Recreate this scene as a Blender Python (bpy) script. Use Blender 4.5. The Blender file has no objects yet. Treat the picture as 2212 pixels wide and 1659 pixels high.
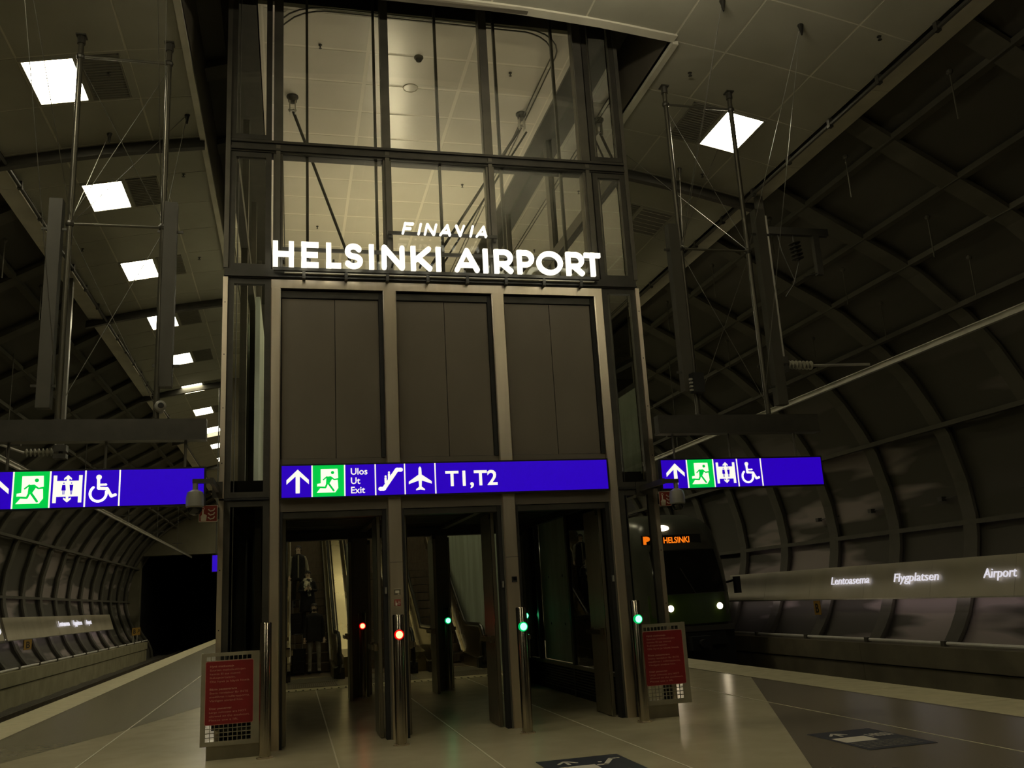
import bpy, math, random
from mathutils import Vector, Matrix
random.seed(7)
PI = math.pi
scene = bpy.context.scene
COL = scene.collection

# ---------------------------------------------------------------- camera, world, exposure
cam_d = bpy.data.cameras.new('camera')
cam = bpy.data.objects.new('camera', cam_d); COL.objects.link(cam)
yaw, pit, rol = math.radians(14.2365), math.radians(13.3707), math.radians(-3.2711)
fw = Vector((math.sin(yaw)*math.cos(pit), math.cos(yaw)*math.cos(pit), math.sin(pit)))
ri = Vector((math.cos(yaw), -math.sin(yaw), 0)); up_ = ri.cross(fw)
r_ = math.cos(rol)*ri + math.sin(rol)*up_
u_ = -math.sin(rol)*ri + math.cos(rol)*up_
M = Matrix((r_, u_, -fw)).transposed().to_4x4()
M.translation = Vector((0, 0, 1.6)); cam.matrix_world = M
cam_d.sensor_fit = 'HORIZONTAL'; cam_d.sensor_width = 36.0
cam_d.lens = 36.0*1927.98/2212.0
cam_d.clip_start = 0.05; cam_d.clip_end = 400
scene.camera = cam
world = bpy.data.worlds.new('world'); scene.world = world
world.use_nodes = True
world.node_tree.nodes['Background'].inputs[0].default_value = (0.9, 0.85, 0.6, 1)
world.node_tree.nodes['Background'].inputs[1].default_value = 0.0
scene.view_settings.view_transform = 'Standard'
scene.view_settings.look = 'None'
scene.view_settings.exposure = 0.0
scene.view_settings.gamma = 1.0
scene.view_settings.use_curve_mapping = False
LIGHT_L = 34.0        # radiance of the platform ceiling lights
UP_L = 20.0           # radiance of the uplights inside the tower
WARM = (1.0, 0.91, 0.64)
XC = 1.99             # the station's axis

# ---------------------------------------------------------------- materials
MATS = {}
def mat(name, col, rough=0.5, metal=0.0, col2=None, scale=4.0, stretch=(1, 1, 1), bump=0.0, emit=None, estr=0.0,
        spec=0.5, detail=4.0, lo=0.35, hi=0.65, rough2=None):
    if name in MATS: return MATS[name]
    m = bpy.data.materials.new(name); m.use_nodes = True
    nt = m.node_tree; b = nt.nodes['Principled BSDF']
    b.inputs['Base Color'].default_value = (*col, 1)
    b.inputs['Roughness'].default_value = rough
    b.inputs['Metallic'].default_value = metal
    b.inputs['Specular IOR Level'].default_value = spec
    if emit:
        b.inputs['Emission Color'].default_value = (*emit, 1); b.inputs['Emission Strength'].default_value = estr
    if col2 or bump or rough2 is not None:
        tc = nt.nodes.new('ShaderNodeTexCoord'); mp = nt.nodes.new('ShaderNodeMapping')
        mp.inputs['Scale'].default_value = stretch
        nt.links.new(tc.outputs['Object'], mp.inputs['Vector'])
        nz = nt.nodes.new('ShaderNodeTexNoise'); nz.inputs['Scale'].default_value = scale
        nz.inputs['Detail'].default_value = detail
        nt.links.new(mp.outputs['Vector'], nz.inputs['Vector'])
        rp = nt.nodes.new('ShaderNodeMapRange')
        rp.inputs[1].default_value = lo; rp.inputs[2].default_value = hi
        nt.links.new(nz.outputs[0], rp.inputs[0])
        if col2:
            mx = nt.nodes.new('ShaderNodeMix'); mx.data_type = 'RGBA'
            mx.inputs[6].default_value = (*col, 1); mx.inputs[7].default_value = (*col2, 1)
            nt.links.new(rp.outputs[0], mx.inputs[0]); nt.links.new(mx.outputs[2], b.inputs['Base Color'])
        if rough2 is not None:
            r2 = nt.nodes.new('ShaderNodeMapRange'); r2.inputs[3].default_value = rough; r2.inputs[4].default_value = rough2
            nt.links.new(rp.outputs[0], r2.inputs[0]); nt.links.new(r2.outputs[0], b.inputs['Roughness'])
        if bump:
            bp = nt.nodes.new('ShaderNodeBump'); bp.inputs['Strength'].default_value = bump; bp.inputs['Distance'].default_value = 0.02
            nt.links.new(nz.outputs[0], bp.inputs['Height']); nt.links.new(bp.outputs[0], b.inputs['Normal'])
    MATS[name] = m; return m

def glass_mat(name, tint=(0.82, 0.86, 0.80), boost=1.0):
    m = bpy.data.materials.new(name); m.use_nodes = True
    nt = m.node_tree; nt.nodes.remove(nt.nodes['Principled BSDF'])
    out = nt.nodes['Material Output']
    t = nt.nodes.new('ShaderNodeBsdfTransparent'); t.inputs[0].default_value = (*tint, 1)
    g = nt.nodes.new('ShaderNodeBsdfGlossy'); g.inputs['Roughness'].default_value = 0.0; g.inputs[0].default_value = (0.9, 0.92, 0.9, 1)
    fr = nt.nodes.new('ShaderNodeFresnel'); fr.inputs[0].default_value = 1.5
    mu = nt.nodes.new('ShaderNodeMath'); mu.operation = 'MULTIPLY'; mu.inputs[1].default_value = boost; mu.use_clamp = True
    nt.links.new(fr.outputs[0], mu.inputs[0])
    mx = nt.nodes.new('ShaderNodeMixShader'); nt.links.new(mu.outputs[0], mx.inputs[0])
    nt.links.new(t.outputs[0], mx.inputs[1]); nt.links.new(g.outputs[0], mx.inputs[2])
    nt.links.new(mx.outputs[0], out.inputs[0]); MATS[name] = m; return m

M_VENT = mat('vent slat grey', (0.17, 0.16, 0.125), 0.6, col2=(0.19, 0.18, 0.14), scale=6)
M_VENTB = mat('vent backing grey', (0.12, 0.115, 0.09), 0.7, col2=(0.13, 0.125, 0.1), scale=6)
M_FLOOR = mat('polished terrazzo light', (0.46, 0.41, 0.265), 0.21, col2=(0.485, 0.432, 0.285), scale=3, bump=0.0, rough2=0.24, spec=0.4)
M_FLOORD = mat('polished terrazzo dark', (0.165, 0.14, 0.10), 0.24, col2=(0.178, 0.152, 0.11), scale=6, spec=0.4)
M_FLOORM = mat('terrazzo dim reflection tone', (0.235, 0.215, 0.14), 0.24, col2=(0.25, 0.228, 0.15), scale=6, spec=0.4)  # darker tone paints in the dim reflection on the left floor
M_EDGE = mat('platform edge concrete', (0.44, 0.40, 0.24), 0.65, col2=(0.52, 0.47, 0.29), scale=5, bump=0.1)
M_JOINT = mat('pale floor joint', (0.62, 0.57, 0.40), 0.4, col2=(0.55, 0.50, 0.35), scale=8)
M_CONC = mat('low wall concrete', (0.22, 0.20, 0.11), 0.8, col2=(0.30, 0.27, 0.16), scale=1.6, bump=0.3)
M_CONC2 = mat('shaded low wall concrete', (0.13, 0.112, 0.07), 0.8, col2=(0.175, 0.15, 0.095), scale=1.6, bump=0.3)  # low wall concrete darkened in colour for the weaker light on the right
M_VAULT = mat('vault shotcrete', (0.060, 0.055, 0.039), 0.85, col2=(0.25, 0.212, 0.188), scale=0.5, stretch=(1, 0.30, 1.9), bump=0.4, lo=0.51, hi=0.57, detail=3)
M_ENDC = mat('end wall concrete', (0.12, 0.11, 0.065), 0.85, col2=(0.15, 0.135, 0.085), scale=0.8, bump=0.3)
M_RIB = mat('dark vault rib steel', (0.066, 0.061, 0.042), 0.8, col2=(0.085, 0.078, 0.055), scale=2)
M_CPANEL = mat('ceiling panel enamel', (0.30, 0.288, 0.225), 0.55, col2=(0.335, 0.322, 0.255), scale=1.2, bump=0.04)
M_CJOINT = mat('ceiling joint backing', (0.56, 0.53, 0.42), 0.6, col2=(0.48, 0.46, 0.37), scale=3)
M_UPANEL = mat('upper hall ceiling panel', (0.66, 0.61, 0.50), 0.24, col2=(0.70, 0.65, 0.54), scale=1.4, bump=0.03)
M_UJOINT = mat('upper hall ceiling joint', (0.76, 0.71, 0.57), 0.5, col2=(0.74, 0.69, 0.56), scale=3)
M_FASC = mat('pale edge channel', (0.60, 0.57, 0.46), 0.5, col2=(0.50, 0.475, 0.38), scale=2)
M_DARK = mat('dark painted steel', (0.045, 0.043, 0.034), 0.42, 0.3, col2=(0.06, 0.056, 0.045), scale=5)
M_MULL = mat('mullion steel', (0.11, 0.105, 0.085), 0.4, 0.5, col2=(0.14, 0.13, 0.105), scale=4)
M_CHAN = mat('grey cable channel paint', (0.05, 0.047, 0.034), 0.6, col2=(0.06, 0.056, 0.042), scale=3)
M_BLACK = mat('black void paint', (0.006, 0.006, 0.006), 0.7, col2=(0.009, 0.009, 0.008), scale=4)
M_STEEL = mat('brushed stainless warm', (0.74, 0.645, 0.50), 0.34, 1.0, col2=(0.82, 0.72, 0.57), scale=3, stretch=(3, 3, 0.3), rough2=0.36)
M_STEEL2 = mat('polished stainless tube', (0.42, 0.37, 0.28), 0.16, 1.0, col2=(0.48, 0.42, 0.32), scale=6)
M_GPOLE = mat('dark gantry tube', (0.075, 0.07, 0.052), 0.32, 0.45, col2=(0.09, 0.084, 0.062), scale=5)
M_DOOR = mat('brushed door steel', (0.27, 0.245, 0.185), 0.38, 0.9, col2=(0.31, 0.28, 0.21), scale=4, stretch=(2, 2, 0.3))
M_CLAD = mat('grey satin cladding', (0.15, 0.13, 0.10), 0.42, 0.35, col2=(0.17, 0.148, 0.115), scale=1.2, stretch=(1, 1, 0.6))
M_BRASS = mat('escalator bronze steel', (0.34, 0.295, 0.175), 0.26, 1.0, col2=(0.31, 0.27, 0.16), scale=0.8, rough2=0.30)
M_RUBBER = mat('black handrail rubber', (0.012, 0.012, 0.011), 0.25, col2=(0.02, 0.02, 0.018), scale=8)
M_STEP = mat('escalator step brown', (0.17, 0.135, 0.08), 0.5, 0.2, col2=(0.12, 0.095, 0.058), scale=6, stretch=(10, 1, 1))
M_GRATE = mat('ribbed steel grating', (0.30, 0.28, 0.20), 0.4, 0.7, col2=(0.18, 0.165, 0.12), scale=14, stretch=(8, 1, 1))
M_GREEN = mat('hall board marked concrete', (0.42, 0.48, 0.39), 0.7, col2=(0.56, 0.63, 0.54), scale=1.6, stretch=(2, 2, 0.4), bump=0.3)
M_BALLAST = mat('track ballast', (0.05, 0.045, 0.03), 0.9, col2=(0.09, 0.08, 0.055), scale=22, bump=1.0)
M_SLEEPER = mat('concrete sleeper', (0.13, 0.12, 0.085), 0.85, col2=(0.17, 0.155, 0.11), scale=9)
M_RAIL = mat('rail steel', (0.22, 0.19, 0.14), 0.35, 0.9, col2=(0.12, 0.09, 0.06), scale=6)
M_SILV = mat('galvanised pipe', (0.62, 0.60, 0.52), 0.35, 0.7, col2=(0.5, 0.48, 0.42), scale=3)
M_WPIPE = mat('white painted pipe', (0.80, 0.78, 0.72), 0.35, col2=(0.7, 0.68, 0.62), scale=4)
M_BOARD = mat('beige station board', (0.50, 0.45, 0.33), 0.45, col2=(0.43, 0.385, 0.27), scale=0.7, stretch=(1, 1.5, 0.3))
M_INS = mat('insulator ceramic', (0.16, 0.15, 0.11), 0.3, col2=(0.2, 0.19, 0.14), scale=5)
M_BLUE = mat('blue sign face', (0.01, 0.0, 0.2), 0.3, emit=(0.022, 0.0, 0.46), estr=1.0, col2=(0.01, 0.0, 0.22), scale=3)
M_SGREEN = mat('green sign face', (0.0, 0.3, 0.05), 0.3, emit=(0.0, 0.52, 0.055), estr=1.0, col2=(0.0, 0.32, 0.05), scale=3)
M_SWHITE = mat('white sign print', (0.8, 0.8, 0.7), 0.3, emit=(0.92, 0.90, 0.78), estr=1.0, col2=(0.78, 0.78, 0.68), scale=3)
M_LETTER = mat('lit white letter acrylic', (0.8, 0.78, 0.7), 0.3, emit=(1.0, 0.97, 0.84), estr=1.15, col2=(0.78, 0.76, 0.68), scale=3)
M_ULIT = mat('added board light', (0.8, 0.7, 0.75), 0.4, emit=(1.0, 0.84, 0.86), estr=2.2, col2=(0.75, 0.7, 0.7), scale=3)
M_BLET = mat('white board letter', (0.85, 0.85, 0.9), 0.3, emit=(0.60, 0.58, 0.66), estr=1.0, col2=(0.8, 0.8, 0.85), scale=3)
M_DIFF = mat('light diffuser', (0.9, 0.9, 0.8), 0.4, emit=WARM, estr=LIGHT_L, col2=(0.85, 0.85, 0.75), scale=3)
M_PEND = mat('added uplight diffuser', (0.9, 0.9, 0.8), 0.4, emit=(1.0, 0.90, 0.68), estr=150.0, col2=(0.85, 0.85, 0.75), scale=3)
M_HALL = mat('hall light diffuser', (0.9, 0.9, 0.8), 0.4, emit=(1.0, 0.88, 0.5), estr=9.0, col2=(0.85, 0.85, 0.75), scale=3)
M_MAST = mat('mast uplight diffuser', (0.9, 0.9, 0.8), 0.4, emit=(1.0, 0.88, 0.60), estr=58.0, col2=(0.85, 0.85, 0.75), scale=3)
M_UPL = mat('uplight diffuser', (0.9, 0.9, 0.8), 0.4, emit=(1.0, 0.87, 0.70), estr=UP_L, col2=(0.85, 0.85, 0.75), scale=3)
M_REDL = mat('red signal lens', (0.9, 0.1, 0.05), 0.2, emit=(1.0, 0.14, 0.07), estr=7, col2=(0.8, 0.1, 0.05), scale=3)
M_GRNL = mat('green signal lens', (0.1, 0.9, 0.3), 0.2, emit=(0.12, 1.0, 0.40), estr=5.5, col2=(0.1, 0.8, 0.3), scale=3)
M_REDR = mat('red lamp halo', (0.6, 0.0, 0.0), 0.3, emit=(0.75, 0.0, 0.0), estr=1.0, col2=(0.5, 0.0, 0.0), scale=3)  # rim colours imitate the halo of the lit lenses
M_GRNR = mat('green lamp halo', (0.0, 0.4, 0.08), 0.3, emit=(0.0, 0.42, 0.10), estr=1.0, col2=(0.0, 0.35, 0.07), scale=3)
M_RED = mat('dark red sign plate', (0.20, 0.006, 0.008), 0.5, col2=(0.23, 0.007, 0.01), scale=4)
M_FIRE = mat('fire sign red', (0.22, 0.03, 0.02), 0.4, col2=(0.25, 0.035, 0.025), scale=4)
M_PINK = mat('faded pink print', (0.52, 0.26, 0.20), 0.5, col2=(0.46, 0.22, 0.17), scale=9)
M_PALE = mat('pale print', (0.75, 0.70, 0.58), 0.45, col2=(0.68, 0.63, 0.52), scale=9)
M_PLATE = mat('grey blade steel', (0.34, 0.31, 0.225), 0.45, 0.4, col2=(0.28, 0.255, 0.185), scale=5)
M_YEL = mat('yellow plate', (0.34, 0.20, 0.03), 0.5, col2=(0.30, 0.175, 0.03), scale=5)
M_DECAL = mat('slate floor decal', (0.035, 0.038, 0.05), 0.4, col2=(0.05, 0.052, 0.065), scale=6)
M_TRAINW = mat('train grey paint', (0.075, 0.078, 0.06), 0.3, col2=(0.062, 0.065, 0.05), scale=2)
M_TRAING = mat('train green paint', (0.045, 0.085, 0.012), 0.28, col2=(0.055, 0.10, 0.015), scale=2)
M_TRAINB = mat('train black glass', (0.006, 0.006, 0.005), 0.12, col2=(0.008, 0.008, 0.007), scale=2)
M_TRAIND = mat('train dark grey', (0.05, 0.048, 0.036), 0.35, col2=(0.06, 0.056, 0.043), scale=2)
M_ORANGE = mat('orange led text', (0.8, 0.2, 0.0), 0.4, emit=(1.0, 0.20, 0.008), estr=1.1, col2=(0.8, 0.22, 0.0), scale=3)
M_HEAD = mat('train headlamp', (0.9, 0.9, 0.8), 0.3, emit=(1.0, 0.82, 0.55), estr=14, col2=(0.85, 0.85, 0.75), scale=3)
M_SKIN = mat('person skin', (0.80, 0.62, 0.46), 0.6, col2=(0.72, 0.55, 0.41), scale=9)
M_COATB = mat('black coat cloth', (0.012, 0.011, 0.010), 0.85, col2=(0.018, 0.016, 0.014), scale=20, bump=0.3)
M_COATG = mat('grey olive coat cloth', (0.34, 0.31, 0.22), 0.85, col2=(0.26, 0.24, 0.17), scale=12, bump=0.3)
M_JEANS = mat('grey trousers cloth', (0.46, 0.43, 0.35), 0.85, col2=(0.28, 0.26, 0.21), scale=7, bump=0.3)
M_HAIR = mat('dark brown hair', (0.018, 0.012, 0.008), 0.6, col2=(0.03, 0.02, 0.012), scale=30, bump=0.4)
M_SCARF = mat('checked scarf cloth', (0.85, 0.80, 0.64), 0.85, col2=(0.06, 0.055, 0.05), scale=9, lo=0.42, hi=0.56)
M_CAMW = mat('camera housing grey', (0.22, 0.215, 0.185), 0.4, col2=(0.19, 0.185, 0.16), scale=5)
M_GLASS = glass_mat('tower glass', (0.92, 0.92, 0.87), 1.0)
M_GLASSS = glass_mat('tower side glass', (0.85, 0.86, 0.80), 1.7)
M_GLASSD = glass_mat('tinted door glass', (0.45, 0.50, 0.42), 1.3)

M_TUBE = mat('brushed pole steel', (0.50, 0.45, 0.35), 0.30, 1.0)
_n = M_TUBE.node_tree; _b = _n.nodes['Principled BSDF']; _b.inputs['Anisotropic'].default_value = 0.92; _b.inputs['Anisotropic Rotation'].default_value = 0.25
_t = _n.nodes.new('ShaderNodeTangent'); _t.direction_type = 'RADIAL'; _t.axis = 'Z'; _n.links.new(_t.outputs[0], _b.inputs['Tangent'])
_b.inputs['Roughness'].default_value = .14; _z = _n.nodes.new('ShaderNodeTexNoise'); _z.inputs['Scale'].default_value = 3; _r = _n.nodes.new('ShaderNodeMapRange'); _r.inputs[3].default_value = .13; _r.inputs[4].default_value = .17
_n.links.new(_z.outputs[0], _r.inputs[0]); _n.links.new(_r.outputs[0], _b.inputs['Roughness'])
# pale stains masked out with height, painting the upper vault dark as in shade
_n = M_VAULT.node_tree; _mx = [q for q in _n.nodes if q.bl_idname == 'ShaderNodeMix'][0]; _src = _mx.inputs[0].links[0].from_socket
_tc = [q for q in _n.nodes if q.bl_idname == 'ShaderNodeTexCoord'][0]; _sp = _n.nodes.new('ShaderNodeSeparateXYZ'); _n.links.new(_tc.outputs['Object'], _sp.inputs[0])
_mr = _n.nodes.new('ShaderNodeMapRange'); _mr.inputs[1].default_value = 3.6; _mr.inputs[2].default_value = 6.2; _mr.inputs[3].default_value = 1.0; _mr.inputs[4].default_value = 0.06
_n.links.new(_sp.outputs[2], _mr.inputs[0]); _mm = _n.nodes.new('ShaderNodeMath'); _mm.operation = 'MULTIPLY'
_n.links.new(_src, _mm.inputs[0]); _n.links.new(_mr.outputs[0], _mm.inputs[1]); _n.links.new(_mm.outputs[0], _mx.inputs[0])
# ---------------------------------------------------------------- mesh building
ORG = {}
class MB:
    def __init__(s): s.v = []; s.f = []; s.m = []; s.mi = 0
    def add(s, vs, fs):
        n = len(s.v); s.v += [tuple(p) for p in vs]
        for f in fs: s.f.append(tuple(i+n for i in f)); s.m.append(s.mi)
        return s
    def box(s, x0, x1, y0, y1, z0, z1):
        return s.add([(x, y, z) for z in (z0, z1) for y in (y0, y1) for x in (x0, x1)],
                     [(0, 2, 3, 1), (4, 5, 7, 6), (0, 1, 5, 4), (2, 6, 7, 3), (0, 4, 6, 2), (1, 3, 7, 5)])
    def cbox(s, x0, x1, y0, y1, z0, z1, c=0.008):      # box with its four vertical edges chamfered
        p = [(x0+c, y0), (x1-c, y0), (x1, y0+c), (x1, y1-c), (x1-c, y1), (x0+c, y1), (x0, y1-c), (x0, y0+c)]
        vs = [(x, y, z0) for x, y in p]+[(x, y, z1) for x, y in p]
        fs = [tuple(range(7, -1, -1)), tuple(range(8, 16))]+[(i, (i+1) % 8, 8+(i+1) % 8, 8+i) for i in range(8)]
        return s.add(vs, fs)
    def hexa(s, b, t):                                   # 4 bottom, 4 top corners, counter-clockwise from above
        return s.add(list(b)+list(t), [(3, 2, 1, 0), (4, 5, 6, 7), (0, 1, 5, 4), (1, 2, 6, 5), (2, 3, 7, 6), (3, 0, 4, 7)])
    def beam(s, p, q, w, h, up=(0, 0, 1)):
        p = Vector(p); q = Vector(q); d = (q-p).normalized(); u = Vector(up)
        a = d.cross(u)
        if a.length < 1e-5: a = d.cross(Vector((0, 1, 0)))
        a.normalize(); u = a.cross(d); a *= w/2; u *= h/2
        vs = [p-a-u, p+a-u, p+a+u, p-a+u, q-a-u, q+a-u, q+a+u, q-a+u]
        return s.add(vs, [(3, 2, 1, 0), (4, 5, 6, 7), (0, 1, 5, 4), (1, 2, 6, 5), (2, 3, 7, 6), (3, 0, 4, 7)])
    def tube(s, pts, r, n=8, radii=None, cap=True):
        pts = [Vector(p) for p in pts]; base = len(s.v); prev = None; k = len(pts)
        for i, p in enumerate(pts):
            d = (pts[min(i+1, k-1)]-pts[max(i-1, 0)]).normalized()
            if prev is None:
                a = d.cross(Vector((0, 0, 1)))
                if a.length < 1e-3: a = d.cross(Vector((0, 1, 0)))
            else: a = prev-d*prev.dot(d)
            a.normalize(); prev = a.copy(); b = d.cross(a); rr = radii[i] if radii else r
            for j in range(n):
                t = 2*PI*j/n; s.v.append(tuple(p+a*(math.cos(t)*rr)+b*(math.sin(t)*rr)))
        for i in range(k-1):
            for j in range(n):
                s.f.append((base+i*n+j, base+i*n+(j+1) % n, base+(i+1)*n+(j+1) % n, base+(i+1)*n+j)); s.m.append(s.mi)
        if cap:
            s.f.append(tuple(base+j for j in range(n-1, -1, -1))); s.m.append(s.mi)
            s.f.append(tuple(base+(k-1)*n+j for j in range(n))); s.m.append(s.mi)
        return s
    def lathe(s, prof, Mx, n=16):                        # prof: (r, z) along local z
        base = len(s.v)
        for r, z in prof:
            for j in range(n):
                t = 2*PI*j/n; s.v.append(tuple(Mx @ Vector((r*math.cos(t), r*math.sin(t), z))))
        for i in range(len(prof)-1):
            for j in range(n):
                s.f.append((base+i*n+j, base+i*n+(j+1) % n, base+(i+1)*n+(j+1) % n, base+(i+1)*n+j)); s.m.append(s.mi)
        s.f.append(tuple(base+j for j in range(n-1, -1, -1))); s.m.append(s.mi)
        s.f.append(tuple(base+(len(prof)-1)*n+j for j in range(n))); s.m.append(s.mi)
        return s
    def ball(s, c, r, n=14, m=9, sc=(1, 1, 1)):
        prof = [(r*math.sin(PI*(i+0.02)/(m-1+0.04)), -r*math.cos(PI*(i+0.02)/(m-1+0.04))) for i in range(m)]
        return s.lathe(prof, Matrix.Translation(c) @ Matrix.Diagonal((*sc, 1)), n)
    def prism(s, poly, Mx, z0, z1):
        a = sum(poly[i][0]*poly[(i+1) % len(poly)][1]-poly[(i+1) % len(poly)][0]*poly[i][1] for i in range(len(poly)))
        if a < 0: poly = poly[::-1]
        n = len(poly)
        vs = [Mx @ Vector((x, y, z0)) for x, y in poly]+[Mx @ Vector((x, y, z1)) for x, y in poly]
        return s.add(vs, [tuple(range(n-1, -1, -1)), tuple(range(n, 2*n))]+[(i, (i+1) % n, n+(i+1) % n, n+i) for i in range(n)])
    def disc(s, c, r, Mx, z0, z1, n=18):
        return s.prism([(c[0]+r*math.cos(2*PI*i/n), c[1]+r*math.sin(2*PI*i/n)) for i in range(n)], Mx, z0, z1)
    def stroke(s, pts, w, Mx, z0, z1, cap='round', closed=False):
        n = len(pts)
        segs = n if closed else n-1
        for i in range(segs):
            a = Vector(pts[i]); b = Vector(pts[(i+1) % n]); d = b-a
            if d.length < 1e-7: continue
            d.normalize(); p = Vector((-d.y, d.x))*w/2
            if cap == 'square': a = a-d*w/2; b = b+d*w/2
            s.prism([tuple(a+p), tuple(a-p), tuple(b-p), tuple(b+p)], Mx, z0, z1)
        if cap == 'round':
            for i in range(n): s.disc(pts[i], w/2, Mx, z0, z1, 12)
        return s
    def build(s, name, m, parent=None, smooth=False, kind=None):
        me = bpy.data.meshes.new(name)
        o = Vector((0, 0, 0))
        if parent is not None: o = ORG[parent.name]
        if o.length > 0: vs = [(x-o.x, y-o.y, z-o.z) for x, y, z in s.v]
        else: vs = s.v
        me.from_pydata(vs, [], s.f)
        ms = m if isinstance(m, (list, tuple)) else [m]
        for k in ms: me.materials.append(k)
        if len(ms) > 1: me.polygons.foreach_set('material_index', s.m)
        if smooth:
            me.polygons.foreach_set('use_smooth', [True]*len(me.polygons))
            try: me.set_sharp_from_angle(angle=math.radians(40))
            except Exception: pass
        me.update()
        ob = bpy.data.objects.new(name, me); COL.objects.link(ob)
        if parent is not None: ob.parent = parent
        ORG[ob.name] = o.copy()
        if kind: ob['kind'] = kind
        return ob

def thing(name, label, cat, loc=(0, 0, 0), group=None):
    o = bpy.data.objects.new(name, None); COL.objects.link(o); o.location = loc; o.empty_display_size = 0.1
    ORG[o.name] = Vector(loc); o['label'] = label; o['category'] = cat
    if group: o['group'] = group
    return o
def struct(name):
    o = bpy.data.objects.new(name, None); COL.objects.link(o); ORG[o.name] = Vector((0, 0, 0)); o['kind'] = 'structure'; return o
def tag(o, label, cat, group=None):
    o['label'] = label; o['category'] = cat
    if group: o['group'] = group
    return o
def copy_tree(o, parent=None):
    c = o.copy(); COL.objects.link(c); c.parent = parent; ORG[c.name] = ORG[o.name].copy()
    for ch in list(o.children): copy_tree(ch, c)
    return c
def frame(origin, right, up):
    r = Vector(right).normalized(); u = Vector(up).normalized(); n = r.cross(u)
    m = Matrix((r, u, n)).transposed().to_4x4(); m.translation = Vector(origin); return m
def front(x, y, z): return frame((x, y, z), (1, 0, 0), (0, 0, 1))       # plane that faces the camera side (-Y)

_tc = {}
def text(mb, body, Mx, height, width=None, z0=0.0, z1=0.004, bold=0.0, cap=0.729, center=False):
    """lettering: height is the capital height; width, if given, the full line's width"""
    key = (body, bold)
    if key not in _tc:
        c = bpy.data.curves.new('lettering', 'FONT'); c.body = body; c.resolution_u = 3; c.offset = bold
        o = bpy.data.objects.new('lettering', c); COL.objects.link(o)
        bpy.context.view_layer.update()
        me = bpy.data.meshes.new_from_object(o)
        _tc[key] = ([tuple(v.co) for v in me.vertices], [tuple(p.vertices) for p in me.polygons])
        bpy.data.objects.remove(o); bpy.data.curves.remove(c); bpy.data.meshes.remove(me)
    vs, fs = _tc[key]
    if not vs: return 0
    x0 = min(v[0] for v in vs); x1 = max(v[0] for v in vs)
    sy = height/cap; sx = (width/(x1-x0)) if width else sy
    off = -(x1-x0)*sx/2 if center else 0
    pts = [((v[0]-x0)*sx+off, v[1]*sy) for v in vs]
    n = len(mb.v)
    mb.v += [tuple(Mx @ Vector((x, y, z1))) for x, y in pts]
    for f in fs: mb.f.append(tuple(i+n for i in f)); mb.m.append(mb.mi)
    if z1-z0 > 0.003:                                    # side walls along boundary edges
        mb.v += [tuple(Mx @ Vector((x, y, z0))) for x, y in pts]
        cnt = {}
        for f in fs:
            for i in range(len(f)):
                a, b = f[i], f[(i+1) % len(f)]; cnt[(a, b)] = 1
        for (a, b) in list(cnt):
            if (b, a) not in cnt:
                mb.f.append((n+b, n+a, n+len(pts)+a, n+len(pts)+b)); mb.m.append(mb.mi)
    return (x1-x0)*sx

# ================================================================ THE SETTING
YN, YF = -12.0, 62.0          # near and far end of the modelled platform
PXL, PXR = -4.78, 8.80        # platform edges
# ---- floor
fl = MB().box(PXL+0.73, PXR-1.02, YN, YF, -0.25, 0.0).build('floor', M_FLOOR, kind='structure')
def slab(poly, z0, z1): return MB().prism(poly, Matrix.Identity(4), z0, z1)
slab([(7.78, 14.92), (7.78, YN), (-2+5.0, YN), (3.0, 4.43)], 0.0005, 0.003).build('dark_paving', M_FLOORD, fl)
slab([(-4.05, 10.9), (-4.05, YF), (-1.0, YF), (-1.0, 19.4), (-1.57, 17.6), (-2.36, 14.97), (-3.38, 12.54)], 0.0005, 0.003).build('dim_reflection_tone', M_FLOORM, fl)  # outline follows the soft edge of the dim reflection, painted as a floor tone
for x in (-2.35, 0.47, 1.99, 3.515, 6.335):
    segs = [(YN, 19.3)] if 0 < x < 4 else [(YN, YF)]
    for a, b in segs: MB().box(x-0.009, x+0.009, a, b, 0.001, 0.005).build('joint_strip', M_JOINT, fl)
for sx in (0, 1):
    x0, x1 = ((PXL, PXL+0.73), (PXR-1.02, PXR))[sx]
    e = MB()
    y = YN
    while y < YF:
        e.box(x0, x1, y, y+1.99, -0.3, 0.004); y += 2.0
    e.build('edge_strip', M_EDGE, fl)
    xf = x0+0.06 if sx == 0 else x1-0.06
    MB().box(min(xf, xf+(0.25 if sx == 0 else -0.25)), max(xf, xf+(0.25 if sx == 0 else -0.25)), YN, YF, -1.3, -0.3).build('edge_wall', M_CONC, fl)
    xm = x1 if sx == 0 else x0
    MB().box(xm-0.012, xm+0.012, YN, YF, 0.0045, 0.0065).build('joint_strip', M_FLOORD, fl)

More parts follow.
